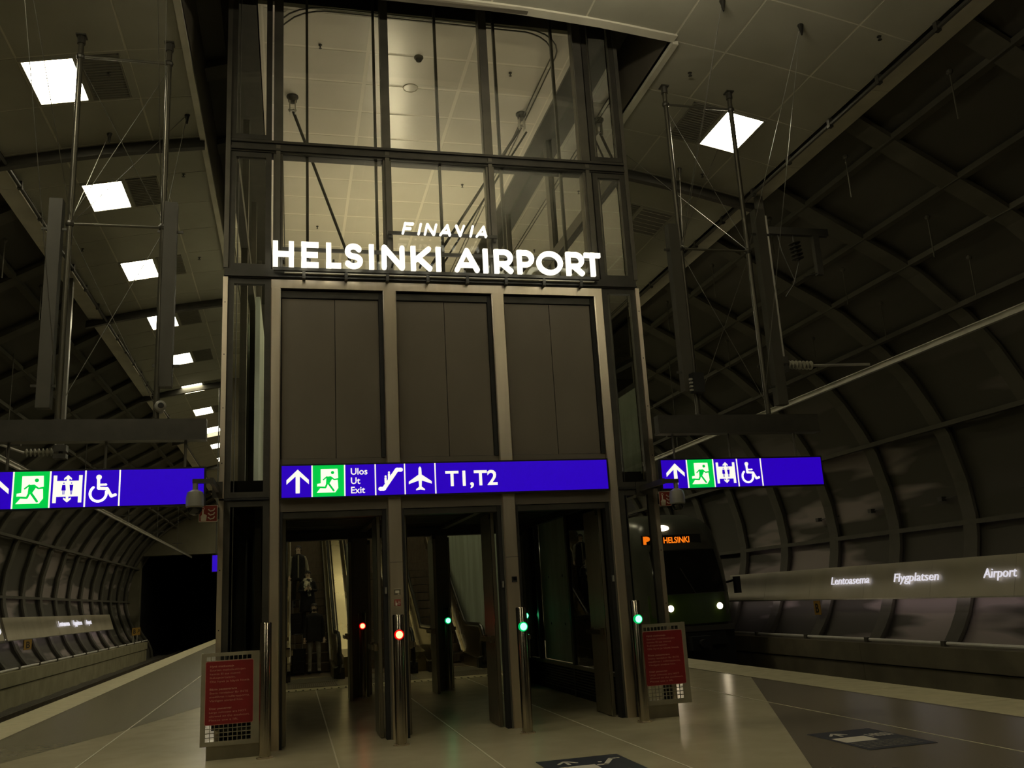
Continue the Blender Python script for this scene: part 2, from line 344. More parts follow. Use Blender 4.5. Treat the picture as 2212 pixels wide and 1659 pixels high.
# ---- track beds with rails and sleepers
def track(side, xc, label):
    t = thing('railway_track', label, 'railway track', (xc, 10, -0.95))
    x0, x1 = (xc-2.4, xc+1.9) if side < 0 else (xc-1.9, xc+2.4)
    b = MB(); nx, ny = 8, 90
    for i in range(nx+1):
        for j in range(ny+1):
            b.v.append((x0+(x1-x0)*i/nx, YN+(68-YN)*j/ny, -0.97+random.uniform(-.03, .03)))
    for i in range(nx):
        for j in range(ny):
            a = i*(ny+1)+j; b.f.append((a, a+ny+1, a+ny+2, a+1)); b.m.append(0)
    b.build('ballast', M_BALLAST, t, kind='stuff')
    for dx in (-0.76, 0.76):
        m = MB(); x = xc+dx
        m.box(x-0.07, x+0.07, YN, 67, -0.90, -0.885); m.box(x-0.012, x+0.012, YN, 67, -0.885, -0.74); m.box(x-0.036, x+0.036, YN, 67, -0.74, -0.70)
        m.build('rail', M_RAIL, t)
    first = None; y = -2.0; k = 0
    while y < 66:
        if first is None:
            m = MB().hexa([(xc-1.3, y-.13, -.98), (xc+1.3, y-.13, -.98), (xc+1.3, y+.13, -.98), (xc-1.3, y+.13, -.98)],
                          [(xc-1.28, y-.10, -.90), (xc+1.28, y-.10, -.90), (xc+1.28, y+.10, -.90), (xc-1.28, y+.10, -.90)])
            first = m.build('sleeper', M_SLEEPER, t)
        else:
            c = first.copy(); COL.objects.link(c); c.location.y += k*0.62
        k += 1; y += 0.62
track(-1, -6.53, 'railway track in the trench left of the platform, empty of trains')
track(1, 10.51, 'railway track in the trench right of the platform, under the train')

# ---- vault walls with ribs and purlins
PROF = [(12.86, -1.25), (12.95, -0.5), (13.2, 0.06), (13.5, .45), (13.68, .75), (13.9, 1.3), (14.1, 1.8), (14.22, 2.3), (14.27, 2.75), (14.2, 3.5), (13.95, 4.5),
        (13.65, 5.1), (13.25, 5.75), (12.7, 6.4), (12.2, 6.83), (11.75, 7.22), (11.2, 7.55), (10.6, 7.87), (9.6, 8.42), (8.64, 8.97), (7.4, 9.6), (6.2, 10.1), (5.0, 10.5)]
def pnorm(P):
    out = []
    for i in range(len(P)):
        a = Vector(P[max(i-1, 0)]); b = Vector(P[min(i+1, len(P)-1)]); d = (b-a).normalized(); out.append(Vector((d.y, -d.x)))
    return out
PN = pnorm(PROF)
RIBY = [11.5+2.57*k for k in range(-6, 22)]
for sgn, nm in ((1, 'wall_right'), (-1, 'wall_left')):
    fx = (lambda x: x) if sgn > 0 else (lambda x: 2*XC-x)
    ys = [YN+0.7*k for k in range(int((66-YN)/0.7)+1)]
    rnd = random.Random(3)
    w = MB(); off = [[0.17+rnd.uniform(-.03, .03) for _ in ys] for _ in PROF]
    for i, (x, z) in enumerate(PROF):
        for j, y in enumerate(ys):
            w.v.append((fx(x+PN[i].x*off[i][j]), y, z+PN[i].y*off[i][j]))
    n = len(ys)
    for i in range(len(PROF)-1):
        for j in range(n-1):
            a = i*n+j
            w.f.append((a, a+1, a+n+1, a+n) if sgn > 0 else (a, a+n, a+n+1, a+1)); w.m.append(0)
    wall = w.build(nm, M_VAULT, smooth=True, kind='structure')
    first = None
    for k, y in enumerate(RIBY):
        if first is None:
            m = MB(); hw = 0.20
            for i, (x, z) in enumerate(PROF):
                q = Vector((x, z)); o = q+PN[i]*0.30; c = q-PN[i]*0.0; lip = q+PN[i]*0.07
                for (pp, yy) in ((o, -hw*.55), (lip, -hw*.55), (lip, -hw), (c, -hw), (c, hw), (lip, hw), (lip, hw*.55), (o, hw*.55)):
                    m.v.append((fx(pp.x), y+yy, pp.y))
            for i in range(len(PROF)-1):
                for j in range(7):
                    a = i*8+j; f = (a, a+1, a+9, a+8); m.f.append(f if sgn > 0 else f[::-1]); m.m.append(0)
            first = m.build('rib', M_RIB, wall)
        else:
            c = first.copy(); COL.objects.link(c); c.location.y += 2.57*k
    for (x, z) in ((9.5, 8.52), (10.65, 7.9), (11.55, 7.4), (12.52, 6.58), (13.82, 4.72), (14.3, 2.62)):
        MB().box(min(fx(x-.05), fx(x+.09)), max(fx(x-.05), fx(x+.09)), YN, 65, z-.05, z+.05).build('purlin', M_RIB, wall)
    if sgn > 0:
        for k, y in enumerate((12.3, 15.0, 17.4, 20.0, 22.4)):        # small junction boxes with their conduits on the vault
            m = MB().box(14.22, 14.34, y-.07, y+.07, 3.15, 3.25); m.tube([(14.28, y-.12, 3.2), (14.36, y-.85, 3.22)], .015, 6)
            m.build('junction_box', M_DARK, wall)
    # hanger rods of the lining
    for k, (x, z) in enumerate(((9.2, 8.6), (10.9, 7.7), (11.9, 7.1))):
        for j in range(5):
            y = 9.6+j*2.57+k*.3
            m = MB().tube([(fx(x), y, z), (fx(x), y, z-.75)], .012, 6); m.ball((fx(x), y, z), .05, 8, 6)
            m.build('hanger_rod', M_RIB, wall)

# far end wall of the left bay with its dark tunnel mouth
we = MB()
ring = [(2*XC-x-PN[i].x*.3, z+PN[i].y*.3) for i, (x, z) in enumerate(PROF)]
def end_wall(sgn):
    fx2 = (lambda x: x) if sgn < 0 else (lambda x: 2*XC-x)
    we.box(min(fx2(-13.0), fx2(-9.75)), max(fx2(-13.0), fx2(-9.75)), 64.5, 65.2, -1.3, 10.5)
    we.box(min(fx2(-9.75), fx2(-2.6)), max(fx2(-9.75), fx2(-2.6)), 64.5, 65.2, 5.55, 10.5)
    we.box(min(fx2(-9.6), fx2(-2.6)), max(fx2(-9.6), fx2(-2.6)), 64.2, 64.5, 5.55, 5.75)
end_wall(-1); end_wall(1)
we.box(-2.6, 2*XC+2.6, 64.5, 65.2, -1.3, 11.0)
wall_end = we.build('wall_end', M_ENDC, kind='structure')
tb = MB()
for sgn in (-1, 1):
    fx2 = (lambda x: x) if sgn < 0 else (lambda x: 2*XC-x)
    a, b = sorted((fx2(-10.2), fx2(-2.4)))
    tb.box(a, a+.3, 65.2, 90, -1.3, 6.2); tb.box(b-.3, b, 65.2, 90, -1.3, 6.2); tb.box(a, b, 65.2, 90, 5.9, 6.2)
    tb.box(a, b, 65.2, 90, -1.35, -1.1); tb.box(a, b, 90, 90.3, -1.3, 6.2)
tb.build('tunnel_lining', M_BLACK, wall_end)

# ---- low walls beyond the tracks, with their pipe rail
for sgn, nm in ((1, 'trim_1'), (-1, 'trim_2')):
    fx2 = (lambda x: x) if sgn > 0 else (lambda x: 2*XC-x)
    def bb(m, x0, x1, *r): return m.box(min(fx2(x0), fx2(x1)), max(fx2(x0), fx2(x1)), *r)
    y = YN; yend = 61.0; root = None
    m = MB(); bb(m, 12.72, 13.3, YN, yend, -1.25, 0.0)
    cm = M_CONC2 if sgn > 0 else M_CONC
    root = m.build(nm, cm, kind='structure')
    k = 0
    while y < yend-.1:
        e = min(y+5.14, yend)
        m = MB(); bb(m, 12.62, 13.05, y+.006, e-.006, -0.29, 0.13); m.build('cap_block', cm, root)
        m = MB(); bb(m, 12.66, 12.74, y+.006, e-.006, -1.2, -0.32); m.build('face_block', cm, root)
        y = e; k += 1
    y = YN
    while y < yend-1:
        m = MB(); x = fx2(12.86); m.tube([(x, y+.05, .19), (x, y+2.50, .19)], .036, 8); m.build('pipe_rail', M_WPIPE, root)
        m = MB(); bb(m, 12.8, 12.92, y-.05, y+.06, .13, .24); m.build('rail_bracket', M_MULL, root)
        y += 2.57

# ---- main ceiling: a shallow arch of panels, open around the tower
def zc(dx): return 9.60-0.0194*dx*dx
OPY = 13.05-2*1.243
DX = [3.4, 4.23, 5.6, 6.42]
CEN = [-3.4, -2.05, -0.68, 0.68, 2.05, 3.4]
lig = [(13.05+3*1.243*k) for k in range(-4, 14)]      # far edge of each row that carries lights
ceil = MB()
def arch(m, dxs, y0, y1, zo, th):
    for a, b in zip(dxs[:-1], dxs[1:]):
        za, zb = zc(a)+zo, zc(b)+zo
        m.hexa([(XC+a, y0, za), (XC+b, y0, zb), (XC+b, y1, zb), (XC+a, y1, za)],
               [(XC+a, y0, za+th), (XC+b, y0, zb+th), (XC+b, y1, zb+th), (XC+a, y1, za+th)])
def lin(a, b, n): return [a+(b-a)*i/n for i in range(n+1)]
for s in (-1, 1):
    d = [s*v for v in lin(3.4, 6.42, 4)]
    if s < 0: d = d[::-1]
    arch(ceil, d, YN, 64, 0.003, 0.05)
arch(ceil, lin(-3.4, 3.4, 6), YN, OPY, 0.003, 0.05)
ceiling = ceil.build('ceiling', M_CJOINT, kind='structure')
far = MB(); near = MB()
G = 0.014
def cell(m, a, b, y0, y1):
    n = 2 if abs(b-a) > 1 else 1
    dd = lin(a+G, b-G, n); arch(m, dd, y0+G, y1-G, -0.004, 0.008)
for k in range(-20, 42):
    y0, y1 = 13.05+1.243*(k-1), 13.05+1.243*k
    if y1 > 63: break
    for s in (-1, 1):
        for a, b in zip(DX[:-1], DX[1:]):
            if k % 3 == 0 and a == 4.23 and not (k == -3 and s > 0): continue
            A, B = (s*a, s*b) if s > 0 else (-b, -a)
            if -4 <= k <= 15: m = MB(); cell(m, A, B, y0, y1); m.build('ceiling_panel', M_CPANEL, ceiling)
            else: cell(far if k > 0 else near, A, B, y0, y1)
    if y1 <= OPY+.01:
        for a, b in zip(CEN[:-1], CEN[1:]):
            if k >= -4: m = MB(); cell(m, a, b, y0, y1); m.build('ceiling_panel', M_CPANEL, ceiling)
            else: cell(near, a, b, y0, y1)
far.build('far_panels', M_CPANEL, ceiling, kind='stuff')
near.build('near_panels', M_CPANEL, ceiling, kind='stuff')
# ceiling lights and air grilles in every third row
ordn = ['nearest', 'second', 'third', 'fourth', 'fifth', 'sixth', 'seventh', 'eighth', 'ninth', 'tenth', 'eleventh', 'twelfth', 'thirteenth', 'fourteenth']
def lamp_tray(s, y1, lit, lab, grp):
    y0 = y1-1.243
    a, b = 4.93, 5.56
    A, B = (XC+a, XC+b) if s > 0 else (XC-b, XC-a)
    z = zc(5.25)
    t = thing('ceiling_light', lab, 'ceiling light', ((A+B)/2, (y0+y1)/2, z), grp)
    m = MB()
    def ar(p, q, u, v, zo, th):
        P, Q = (p, q) if s > 0 else (-q, -p)
        arch(m, [P, Q], u, v, zo, th)
    for (p, q, u, v) in ((a-.03, a, y0+.06, y1-.06), (b, b+.03, y0+.06, y1-.06), (a, b, y0+.06, y0+.09), (a, b, y1-.09, y1-.06)):
        ar(p, q, u, v, -.022, .05)
    m.build('housing', M_CPANEL, t)
    m = MB(); ar(a, b, y0+.09, y1-.09, -.008, .009); m.build('diffuser', M_DIFF if lit else M_MULL, t)
    m = MB()
    for i in range(6):
        yy = y0+.2+i*(1.243-.4)/5; ar(a+.005, b-.005, yy-.002, yy+.002, -.014, .008)
    m.build('louvre', M_PALE, t)
def filler(s, y1):
    y0 = y1-1.243
    m = MB()
    for a, b in ((4.23, 4.33), (4.87, 4.90), (5.59, 5.6)):
        A, B = (a, b) if s > 0 else (-b, -a)
        arch(m, [A, B], y0+G, y1-G, -0.004, 0.022)
    A, B = (4.33, 5.59) if s > 0 else (-5.59, -4.33)
    arch(m, [A, (A+B)/2, B], y0+G, y0+.06, -0.004, 0.022); arch(m, [A, (A+B)/2, B], y1-.06, y1-G, -0.004, 0.022)
    m.build('service_panel', M_CPANEL, ceiling)
def vent(s, y1, lab, grp):
    y0 = y1-1.243
    A, B = (XC+4.34, XC+4.86) if s > 0 else (XC-4.86, XC-4.34)
    z = zc(4.6)
    t = thing('ceiling_vent', lab, 'air vent', ((A+B)/2, (y0+y1)/2, z), grp)
    a, b = 4.34, 4.86
    def ar(m, p, q, u, v, zo, th):
        P, Q = (p, q) if s > 0 else (-q, -p)
        arch(m, [P, Q], u, v, zo, th)
    m = MB(); ar(m, a, b, y0+.07, y1-.07, -.004, .006); m.build('backing', M_VENTB, t)
    m = MB()
    for i in range(16):
        yy = y0+.12+i*(1.243-.24)/15; ar(m, a+.02, b-.02, yy-.012, yy+.012, -.016, .012)
    for (p, q, u, v) in ((a, a+.02, y0+.07, y1-.07), (b-.02, b, y0+.07, y1-.07), (a, b, y0+.07, y0+.09), (a, b, y1-.09, y1-.07)): ar(m, p, q, u, v, -.02, .03)
    m.build('slats', M_VENT, t)
for k in range(-4, 14):
    y1 = 13.05+3*1.243*k
    if y1 > 62: break
    for s in (-1, 1):
        if s > 0 and k == -1: continue
        filler(s, y1)
        side = 'left' if s < 0 else 'right'
        if k < 0: lab, g = 'recessed warm ceiling light behind the viewpoint, out of the photo', 'ceiling lights behind the viewpoint'
        elif s < 0: lab, g = '%s glowing recessed square ceiling light in the left row' % ordn[k], 'ceiling lights of the left row'
        elif k == 0: lab, g = 'single glowing recessed square ceiling light right of the glass tower', 'ceiling lights of the right row'
        elif k == 1: lab, g = 'unlit dark square ceiling light just right of the tower edge', 'ceiling lights of the right row'
        else: lab, g = 'glowing ceiling light of the right row hidden behind the tower', 'ceiling lights hidden behind the tower'
        lamp_tray(s, y1, not (s > 0 and k in (-2, 1, 2)), lab, g)
        if k < 0: continue
        if k < 6 and s < 0: vent(s, y1, 'dark slatted ceiling vent beside the %s light of the left row' % ordn[k], 'ceiling vents of the left row')
        elif k < 2: vent(s, y1, 'dark slatted ceiling vent beside the %s light right of the tower' % ('glowing' if k == 0 else 'unlit'), 'ceiling vents of the right row')
        else: vent(s, y1, 'dark slatted ceiling vent far down the hall', 'far ceiling vents')
# edge channels and conduits
for s in (-1, 1):
    A, B = sorted((XC+s*6.47, XC+s*6.79)); zf = zc(6.6)-.02
    y = YN
    while y < 64:
        m = MB(); m.box(A, B, y+.004, y+2.48, zf-.02, zf+.03)
        o = XC+s*6.79; m.box(min(o, o-s*.03), max(o, o-s*.03), y+.004, y+2.48, zf+.03, zf+.16)
        m.build('edge_channel', M_FASC, ceiling); y += 2.486
    xp = XC+s*6.38
    MB().tube([(xp, YN, zf-.07), (xp, 64, zf-.07)], .032, 8).build('conduit', M_DARK, ceiling)
    m0 = None; y = 0.0
    for k in range(30):
        yy = 1.24+1.26*k
        if m0 is None:
            m = MB().box(xp-.035, xp+.035, yy-.035, yy+.035, zf-.12, zf+.02); m0 = m.build('conduit_bracket', M_DARK, ceiling); y = yy
        else:
            c = m0.copy(); COL.objects.link(c); c.location.y += yy-y
# ribs below the ceiling
for y in (-2.0, 14.35, 22.5, 30.8, 39.1, 47.4, 55.7):
    for s in (-1, 1):
        m = MB(); d = [s*v for v in lin(3.42, 6.85, 8)]
        if s < 0: d = d[::-1]
        arch(m, d, y-.06, y+.06, -0.20, 0.10); arch(m, d, y-.02, y+.02, -0.1, 0.09)
        m.build('ceiling_rib', M_DARK, ceiling)
# sprinkler heads on the panels
for s, x, y in ((-1, -2.55, 12.3), (-1, -1.9, 15.6), (1, 5.95, 11.2), (1, 7.95, 9.4), (-1, -4.1, 18.3), (1, 7.4, 13.9), (-1, -2.0, 19.6)):
    z = zc(x-XC)
    m = MB().lathe([(.035, 0), (.035, -.01), (.012, -.015), (.012, -.05), (.03, -.055), (.03, -.06)], Matrix.Translation((x, y, z)), 10)
    m.build('sprinkler_head', M_DARK, ceiling)
# shaft walls of the opening and its dark lid
sh = MB()
sh.box(XC-3.48, XC-3.40, OPY, 44, zc(3.4), 12.2); sh.box(XC+3.40, XC+3.48, OPY, 44, zc(3.4), 12.2)
sh.box(XC-3.48, XC+3.48, OPY-.08, OPY, zc(0)-.06, 12.2); sh.box(XC-3.48, XC+3.48, 44, 44.1, 0, 12.2); sh.box(XC-3.5, XC+3.5, OPY-.1, 44.1, 12.2, 12.3)
sh.build('shaft_lining', M_CLAD, ceiling)
m = MB()
for s in (-1, 1):
    d = lin(-3.42, 3.42, 6)
arch(m, lin(-3.42, 3.42, 6), OPY-.14, OPY+.02, -0.03, 0.08)
for s in (-1, 1):
    x = XC+s*3.40; m.box(min(x, x+s*.09), max(x, x+s*.09), OPY, 44, zc(3.4)-.07, zc(3.4)+.06)
m.build('opening_trim', M_FASC, ceiling)

# ================================================================ THE TOWER
FY = 11.50                    # front face of the posts
tower = thing('escalator_tower', 'tall steel and glass escalator tower standing in the middle of the platform', 'tower', (XC, FY, 0))
PX = [(-0.275, -0.145), (1.19, 1.37), (2.695, 2.875), (4.205, 4.335)]
for a, b in PX:                                             # stainless posts
    m = MB().cbox(a, b, FY, FY+.16, 0.0, 5.72, .012); m.build('steel_post', M_STEEL, tower)
m = MB().cbox(-0.275, 4.335, FY+.005, FY+.16, 5.722, 5.84, .008); m.build('steel_lintel', M_STEEL, tower)
for a, b in PX[1:3]:
    MB().box(a-.03, b+.03, FY-.012, FY+.0, 5.85, 5.90).build('fixing_plate', M_DARK, tower)
UP = [(-.25, -.125), (1.235, 1.35), (2.715, 2.835), (4.19, 4.32)]
for a, b in UP:                                             # upper dark mullions
    m = MB().box(a, b, FY+.02, FY+.2, 5.98, 10.9); m.build('upper_mullion', M_MULL, tower)
    MB().box((a+b)/2-.028, (a+b)/2+.028, FY-.02, FY+.02, 5.98, 7.78).build('cover_strip', M_MULL, tower)
m = MB().box(-.80, 4.84, FY, FY+.22, 7.67, 7.845); m.box(-.80, 4.84, FY-.03, FY, 7.69, 7.72); m.box(-.80, 4.84, FY-.03, FY, 7.80, 7.835)
m.build('cross_beam', M_DARK, tower)
m = MB().box(-.86, 4.86, FY-.01, FY+.2, 5.845, 5.975); m.box(-.86, 4.86, FY-.04, FY-.01, 5.86, 5.88)
m.build('sill_beam', M_DARK, tower)
# outer corner frames on both sides
def strip(a0, a1, st0, st1, side):
    # a0..a1 glazed strip between stainless post and outer edge; st0..st1 stainless outer edge profile
    m = MB().box(st0, st1, FY-.02, FY+.05, 0.0 if side > 0 else 0.0, 5.85); m.build('corner_profile', M_STEEL, tower)
    m = MB().box(st0, st1, FY-.02, FY+.05, 5.98, 10.9); m.build('corner_profile', M_MULL, tower)
    for zz in (0.6, 1.4, 2.1, 3.4, 4.1, 4.8, 5.5, 6.6, 7.3, 8.4):
        if zz < 5.9: MB().box((st0+st1)/2-.006, (st0+st1)/2+.006, FY-.024, FY-.02, zz-.006, zz+.006).build('screw', M_BLACK, tower)
    lo, hi = min(st0, a0) if side < 0 else a1, (a0 if side < 0 else max(st1, a1))
    for z0, z1 in ((0.02, 2.93), (2.97, 5.84), (5.98, 7.66), (7.86, 10.9)):
        f = MB()
        if side < 0: L, R = st1, a1
        else: L, R = a0, st0
        f.box(L, L+.075, FY+.01, FY+.09, z0, z1); f.box(R-.075, R, FY+.01, FY+.09, z0, z1)
        f.box(L+.075, R-.075, FY+.01, FY+.09, z0, z0+.07); f.box(L+.075, R-.075, FY+.01, FY+.09, z1-.07, z1)
        f.box(L+.105, L+.115, FY+.03, FY+.10, z0, z1)
        fr = f.build('strip_frame', M_DARK, tower)
        MB().box(L+.075, R-.075, FY+.04, FY+.052, z0+.07, z1-.07).build('pane', M_GLASS, fr)
strip(-.80, -.275, -.872, -.812, -1)
strip(4.335, 4.83, 4.835, 4.893, 1)
MB().box(-.80, -.78, FY+.12, 26.0, 0.0, 2.93).build('side_panel', M_BLACK, tower)
for z in (2.95,):
    MB().box(-.872, -.275, FY-.02, FY+.04, z-.012, z+.012).build('joint_bar', M_BLACK, tower)
    MB().box(4.335, 4.893, FY-.02, FY+.04, z-.012, z+.012).build('joint_bar', M_BLACK, tower)
# upper glass panes
for i in range(3):
    a, b = UP[i][1], UP[i+1][0]
    for z0, z1 in ((5.975, 7.67), (7.845, 10.9)):
        MB().box(a, b, FY+.05, FY+.062, z0, z1).build('pane', M_GLASS, tower)
# slim fins behind the panes
for x in (.20, 1.145, 2.055, 2.96, 3.87):
    MB().box(x-.018, x+.018, FY+.08, FY+.14, 5.98, 10.9).build('glass_fin', M_DARK, tower)
# grey cladding between the posts: two panels per bay
for i in range(3):
    a, b = PX[i][1], PX[i+1][0]
    mid = (a+b)/2+(.03 if i == 0 else 0)
    MB().box(a, b, FY+.13, FY+.16, 3.36, 5.72).build('cladding_back', M_BLACK, tower)
    for p, q in ((a+.012, mid-.004), (mid+.004, b-.06)):
        MB().box(p, q, FY+.085, FY+.13, 3.455, 5.60).build('cladding_panel', M_CLAD, tower)
    MB().box(a, b, FY+.07, FY+.12, 3.36, 3.45).build('cladding_foot', M_CLAD, tower)
    MB().box(b-.055, b-.005, FY+.05, FY+.13, 3.45, 5.70).build('shadow_gap', M_BLACK, tower)
    MB().box(a, b, FY+.06, FY+.12, 5.61, 5.70).build('cladding_head', M_DARK, tower)
    MB().box(a, b, FY+.06, FY+.16, 2.935, 3.36).build('sign_backing', M_BLACK, tower)
    MB().box(a, b, FY+.03, FY+.16, 2.78, 2.935).build('door_header', M_CLAD, tower)
    MB().box(a, b, FY+.05, FY+.18, 2.70, 2.775).build('door_track', M_DARK, tower)
# lobby roof, lobby side walls
MB().box(-.75, 4.75, FY+.16, 17.3, 2.97, 3.2).build('lobby_roof', M_BLACK, tower)
for y in (12.55, 12.65, 13.6, 13.7, 14.8, 15.9):
    MB().box(-.2, 4.3, y, y+.012, 2.955, 2.969).build('roof_slot', M_MULL, tower)
for x in (1.28, 2.78):
    m = MB().beam((x+.1, 11.9, 2.93), (x-.0, 16.8, 2.93), .10, .05); m.build('roof_beam', M_MULL, tower)
def side_wall(x, s):
    m = MB()
    for y in (11.9, 14.25, 16.25): m.box(x-.04, x+.04, y, y+.09, 0, 2.97)
    m.box(x-.04, x+.04, 11.7, 17.2, 2.86, 2.97)
    MB().box(x-.05, x+.04, 11.7, 17.2, .43, .48).build('sill_strip', M_PLATE, tower)
    m.build('side_frame', M_DARK, tower)
    m = MB().box(x-.02, x+.1, 11.75, 17.2, 0.0, .43)
    m.build('convector_box', M_BLACK, tower)
    for k in range(8):
        z = .09+k*.042; xx = x-.03*s
        MB().box(min(xx, xx-.02*s), max(xx, xx-.02*s), 11.8, 17.1, z, z+.018).build('convector_slat', M_DARK, tower)
    MB().box(x-.012, x+.0, 11.99, 14.25, .49, 2.86).build('pane', M_GLASSD, tower)
    MB().box(x-.012, x+.0, 16.34, 17.2, .49, 2.86).build('pane', M_GLASSD, tower)
side_wall(4.42, 1); side_wall(-.42, -1)
MB().box(4.47, 4.53, 14.34, 16.25, .49, 2.86).build('concrete_pier', M_GREEN, tower)
for y in (14.9, 15.75):
    for z in (1.1, 1.9): MB().box(4.465, 4.469, y-.02, y+.02, z-.02, z+.02).build('anchor_hole', M_BLACK, tower)
# second portal at the back of the lobby
for a, b in ((1.05, 1.36), (2.56, 2.87)):
    MB().cbox(a, b, 16.95, 17.2, 0, 2.80, .02).build('rear_post', M_CLAD, tower)
for a, b in ((-.40, -.2), (4.2, 4.42)):
    MB().cbox(a, b, 16.95, 17.2, 0, 2.80, .02).build('rear_post', M_CLAD, tower)
MB().box(-.42, 4.44, 16.95, 17.2, 2.802, 2.95).build('rear_header', M_DARK, tower)
# glazed tower sides running back along the escalators
for s, x in ((-1, -.80), (1, 4.80)):
    for y in (14.95, 18.35, 21.75, 25.15, 28.6):
        m = MB().box(x-.06, x+.06, y, y+.22, 3.2 if y < 17 else 0.0, 10.4); m.build('side_mullion', M_MULL, tower)
    MB().box(min(XC+s*2.5, x+s*.07), max(XC+s*2.5, x+s*.07), FY+.22, 33, 10.10, 10.42).build('top_beam', M_DARK, tower)
    for z0, z1 in ((7.66, 7.86), (2.9, 3.1)):
        MB().box(x-.07, x+.07, FY+.22, 33, z0, z1).build('side_beam', M_DARK, tower)
    ya = FY+.22
    for yb in (14.95, 18.35, 21.75, 25.15, 28.6):
        for z0, z1 in ((3.1, 7.66), (7.86, 10.12)):
            MB().box(x-.006, x+.006, ya, yb, z0, z1).build('pane', M_GLASSS, tower)
        ya = yb+.22
# upper hall ceiling
uc = MB().box(-.49, 4.49, 11.75, 34, 10.154, 10.22)
uceil = uc.build('ceiling_upper', M_UJOINT, kind='structure')
ux = [-.45, 1.17, 2.79, 4.42]; yy = 11.78
rows = 0
while yy < 30:
    e = yy+.9
    for a, b in zip(ux[:-1], ux[1:]):
        MB().box(a+.03, b-.03, yy+.028, e-.028, 10.15, 10.158).build('ceiling_panel', M_UPANEL, uceil)
    yy = e; rows += 1
for a, b in ((-.49, -.45), (4.42, 4.49)):
    MB().box(a, b, 11.78, 30, 10.15, 10.158).build('border_panel', M_UPANEL, uceil)
# small fittings of the upper ceiling
for x, y in ((.42, 12.6), (.50, 16.1), (.56, 19.6), (3.55, 12.9), (3.5, 17.1), (3.6, 20.5)):
    MB().lathe([(.028, 0), (.028, -.015), (.01, -.02), (.01, -.06), (.025, -.065)], Matrix.Translation((x, y, 10.15)), 10).build('sprinkler_head', M_DARK, uceil)
d = thing('smoke_detector', 'small dark domed smoke detector on the bright upper ceiling', 'smoke detector', (1.98, 12.7, 10.15))
MB().lathe([(.075, 0), (.075, -.02), (.06, -.035)], Matrix.Translation((1.98, 12.7, 10.15)), 18).build('base', M_MULL, d)
MB().lathe([(.055, -.036), (.045, -.07), (.02, -.085), (.002, -.088)], Matrix.Translation((1.98, 12.7, 10.15)), 18).build('dome', M_DARK, d)
for x, y, lb in ((1.96, 13.6, 'nearer round white ceiling speaker, just behind the smoke detector'), (1.96, 19.9, 'farther round white ceiling speaker, just left above the operator lettering')):
    d = thing('ceiling_speaker', lb, 'speaker', (x, y, 10.15), 'round speakers in the upper ceiling')
    MB().lathe([(.13, 0), (.13, -.012), (.115, -.018), (.112, -.008)], Matrix.Translation((x, y, 10.15)), 24).build('rim', M_UJOINT, d)
    MB().lathe([(.11, -.002), (.108, -.008), (.05, -.012), (.002, -.013)], Matrix.Translation((x, y, 10.15)), 24).build('grille', M_UPANEL, d)
# curved rail under the upper ceiling
pts = [(-.25, 26, 10.08), (-.25, 12.3, 10.08)]
for i in range(1, 7): t = PI/2*i/6; pts.append((-.25+.7*(1-math.cos(t)), 12.3-.7*math.sin(t), 10.08))
pts += [(3.5, 11.62, 10.08)]
for i in range(1, 7): t = PI/2*i/6; pts.append((3.5+.65*math.sin(t), 11.62+.65*(1-math.cos(t)), 10.08))
pts += [(4.15, 26, 10.08)]
cr = thing('curved_rail', 'thin double rail with rounded corners under the upper hall ceiling', 'rail', (XC, 12, 10.08))
MB().tube(pts, .012, 6).build('rail', M_MULL, cr)
p2 = [(x+(.07 if x < 1 else -.07)*(1 if abs(x-XC) > 1.6 else 0), y+(.07 if y < 12.1 else 0), z) for x, y, z in pts]
MB().tube(p2, .012, 6).build('rail', M_MULL, cr)
# tension rods
for s, (a, b), lb in ((-1, ((0.0, 14.15, 10.1), (1.07, 17.78, 9.0-0.0)), 'single slanting steel tension rod hanging from the upper ceiling, left bay'),
                      (1, ((4.05, 14.15, 10.1), (3.13, 17.44, 9.0)), 'slanting steel tension rod pair hanging from the upper ceiling, right bay')):
    rd = thing('tension_rod', lb, 'tension rod', a, 'tension rods of the upper hall')
    A = Vector(a); B = Vector((.93, 15.38, 8.0)) if s < 0 else Vector((2.70, 15.08, 8.0))
    E2 = A+(B-A)*1.9
    m = MB().tube([A-Vector((0, 0, .20)), E2], .026, 8); m.build('rod', M_DARK, rd)
    if s > 0:
        MB().tube([A+Vector((.10, .05, -.28)), E2+Vector((.22, .1, 0))], .018, 8).build('rod', M_DARK, rd)
    m = MB().lathe([(.10, .05), (.10, .02), (.075, 0), (.07, -.06)], Matrix.Translation(A), 12); m.build('ceiling_mount', M_DARK, rd)
    m = MB().box(A.x-.055, A.x-.035, A.y-.05, A.y+.05, A.z-.28, A.z-.05); m.box(A.x+.035, A.x+.055, A.y-.05, A.y+.05, A.z-.28, A.z-.05)
    m.tube([(A.x-.07, A.y, A.z-.22), (A.x+.07, A.y, A.z-.22)], .02, 8); m.build('clevis', M_SILV, rd)
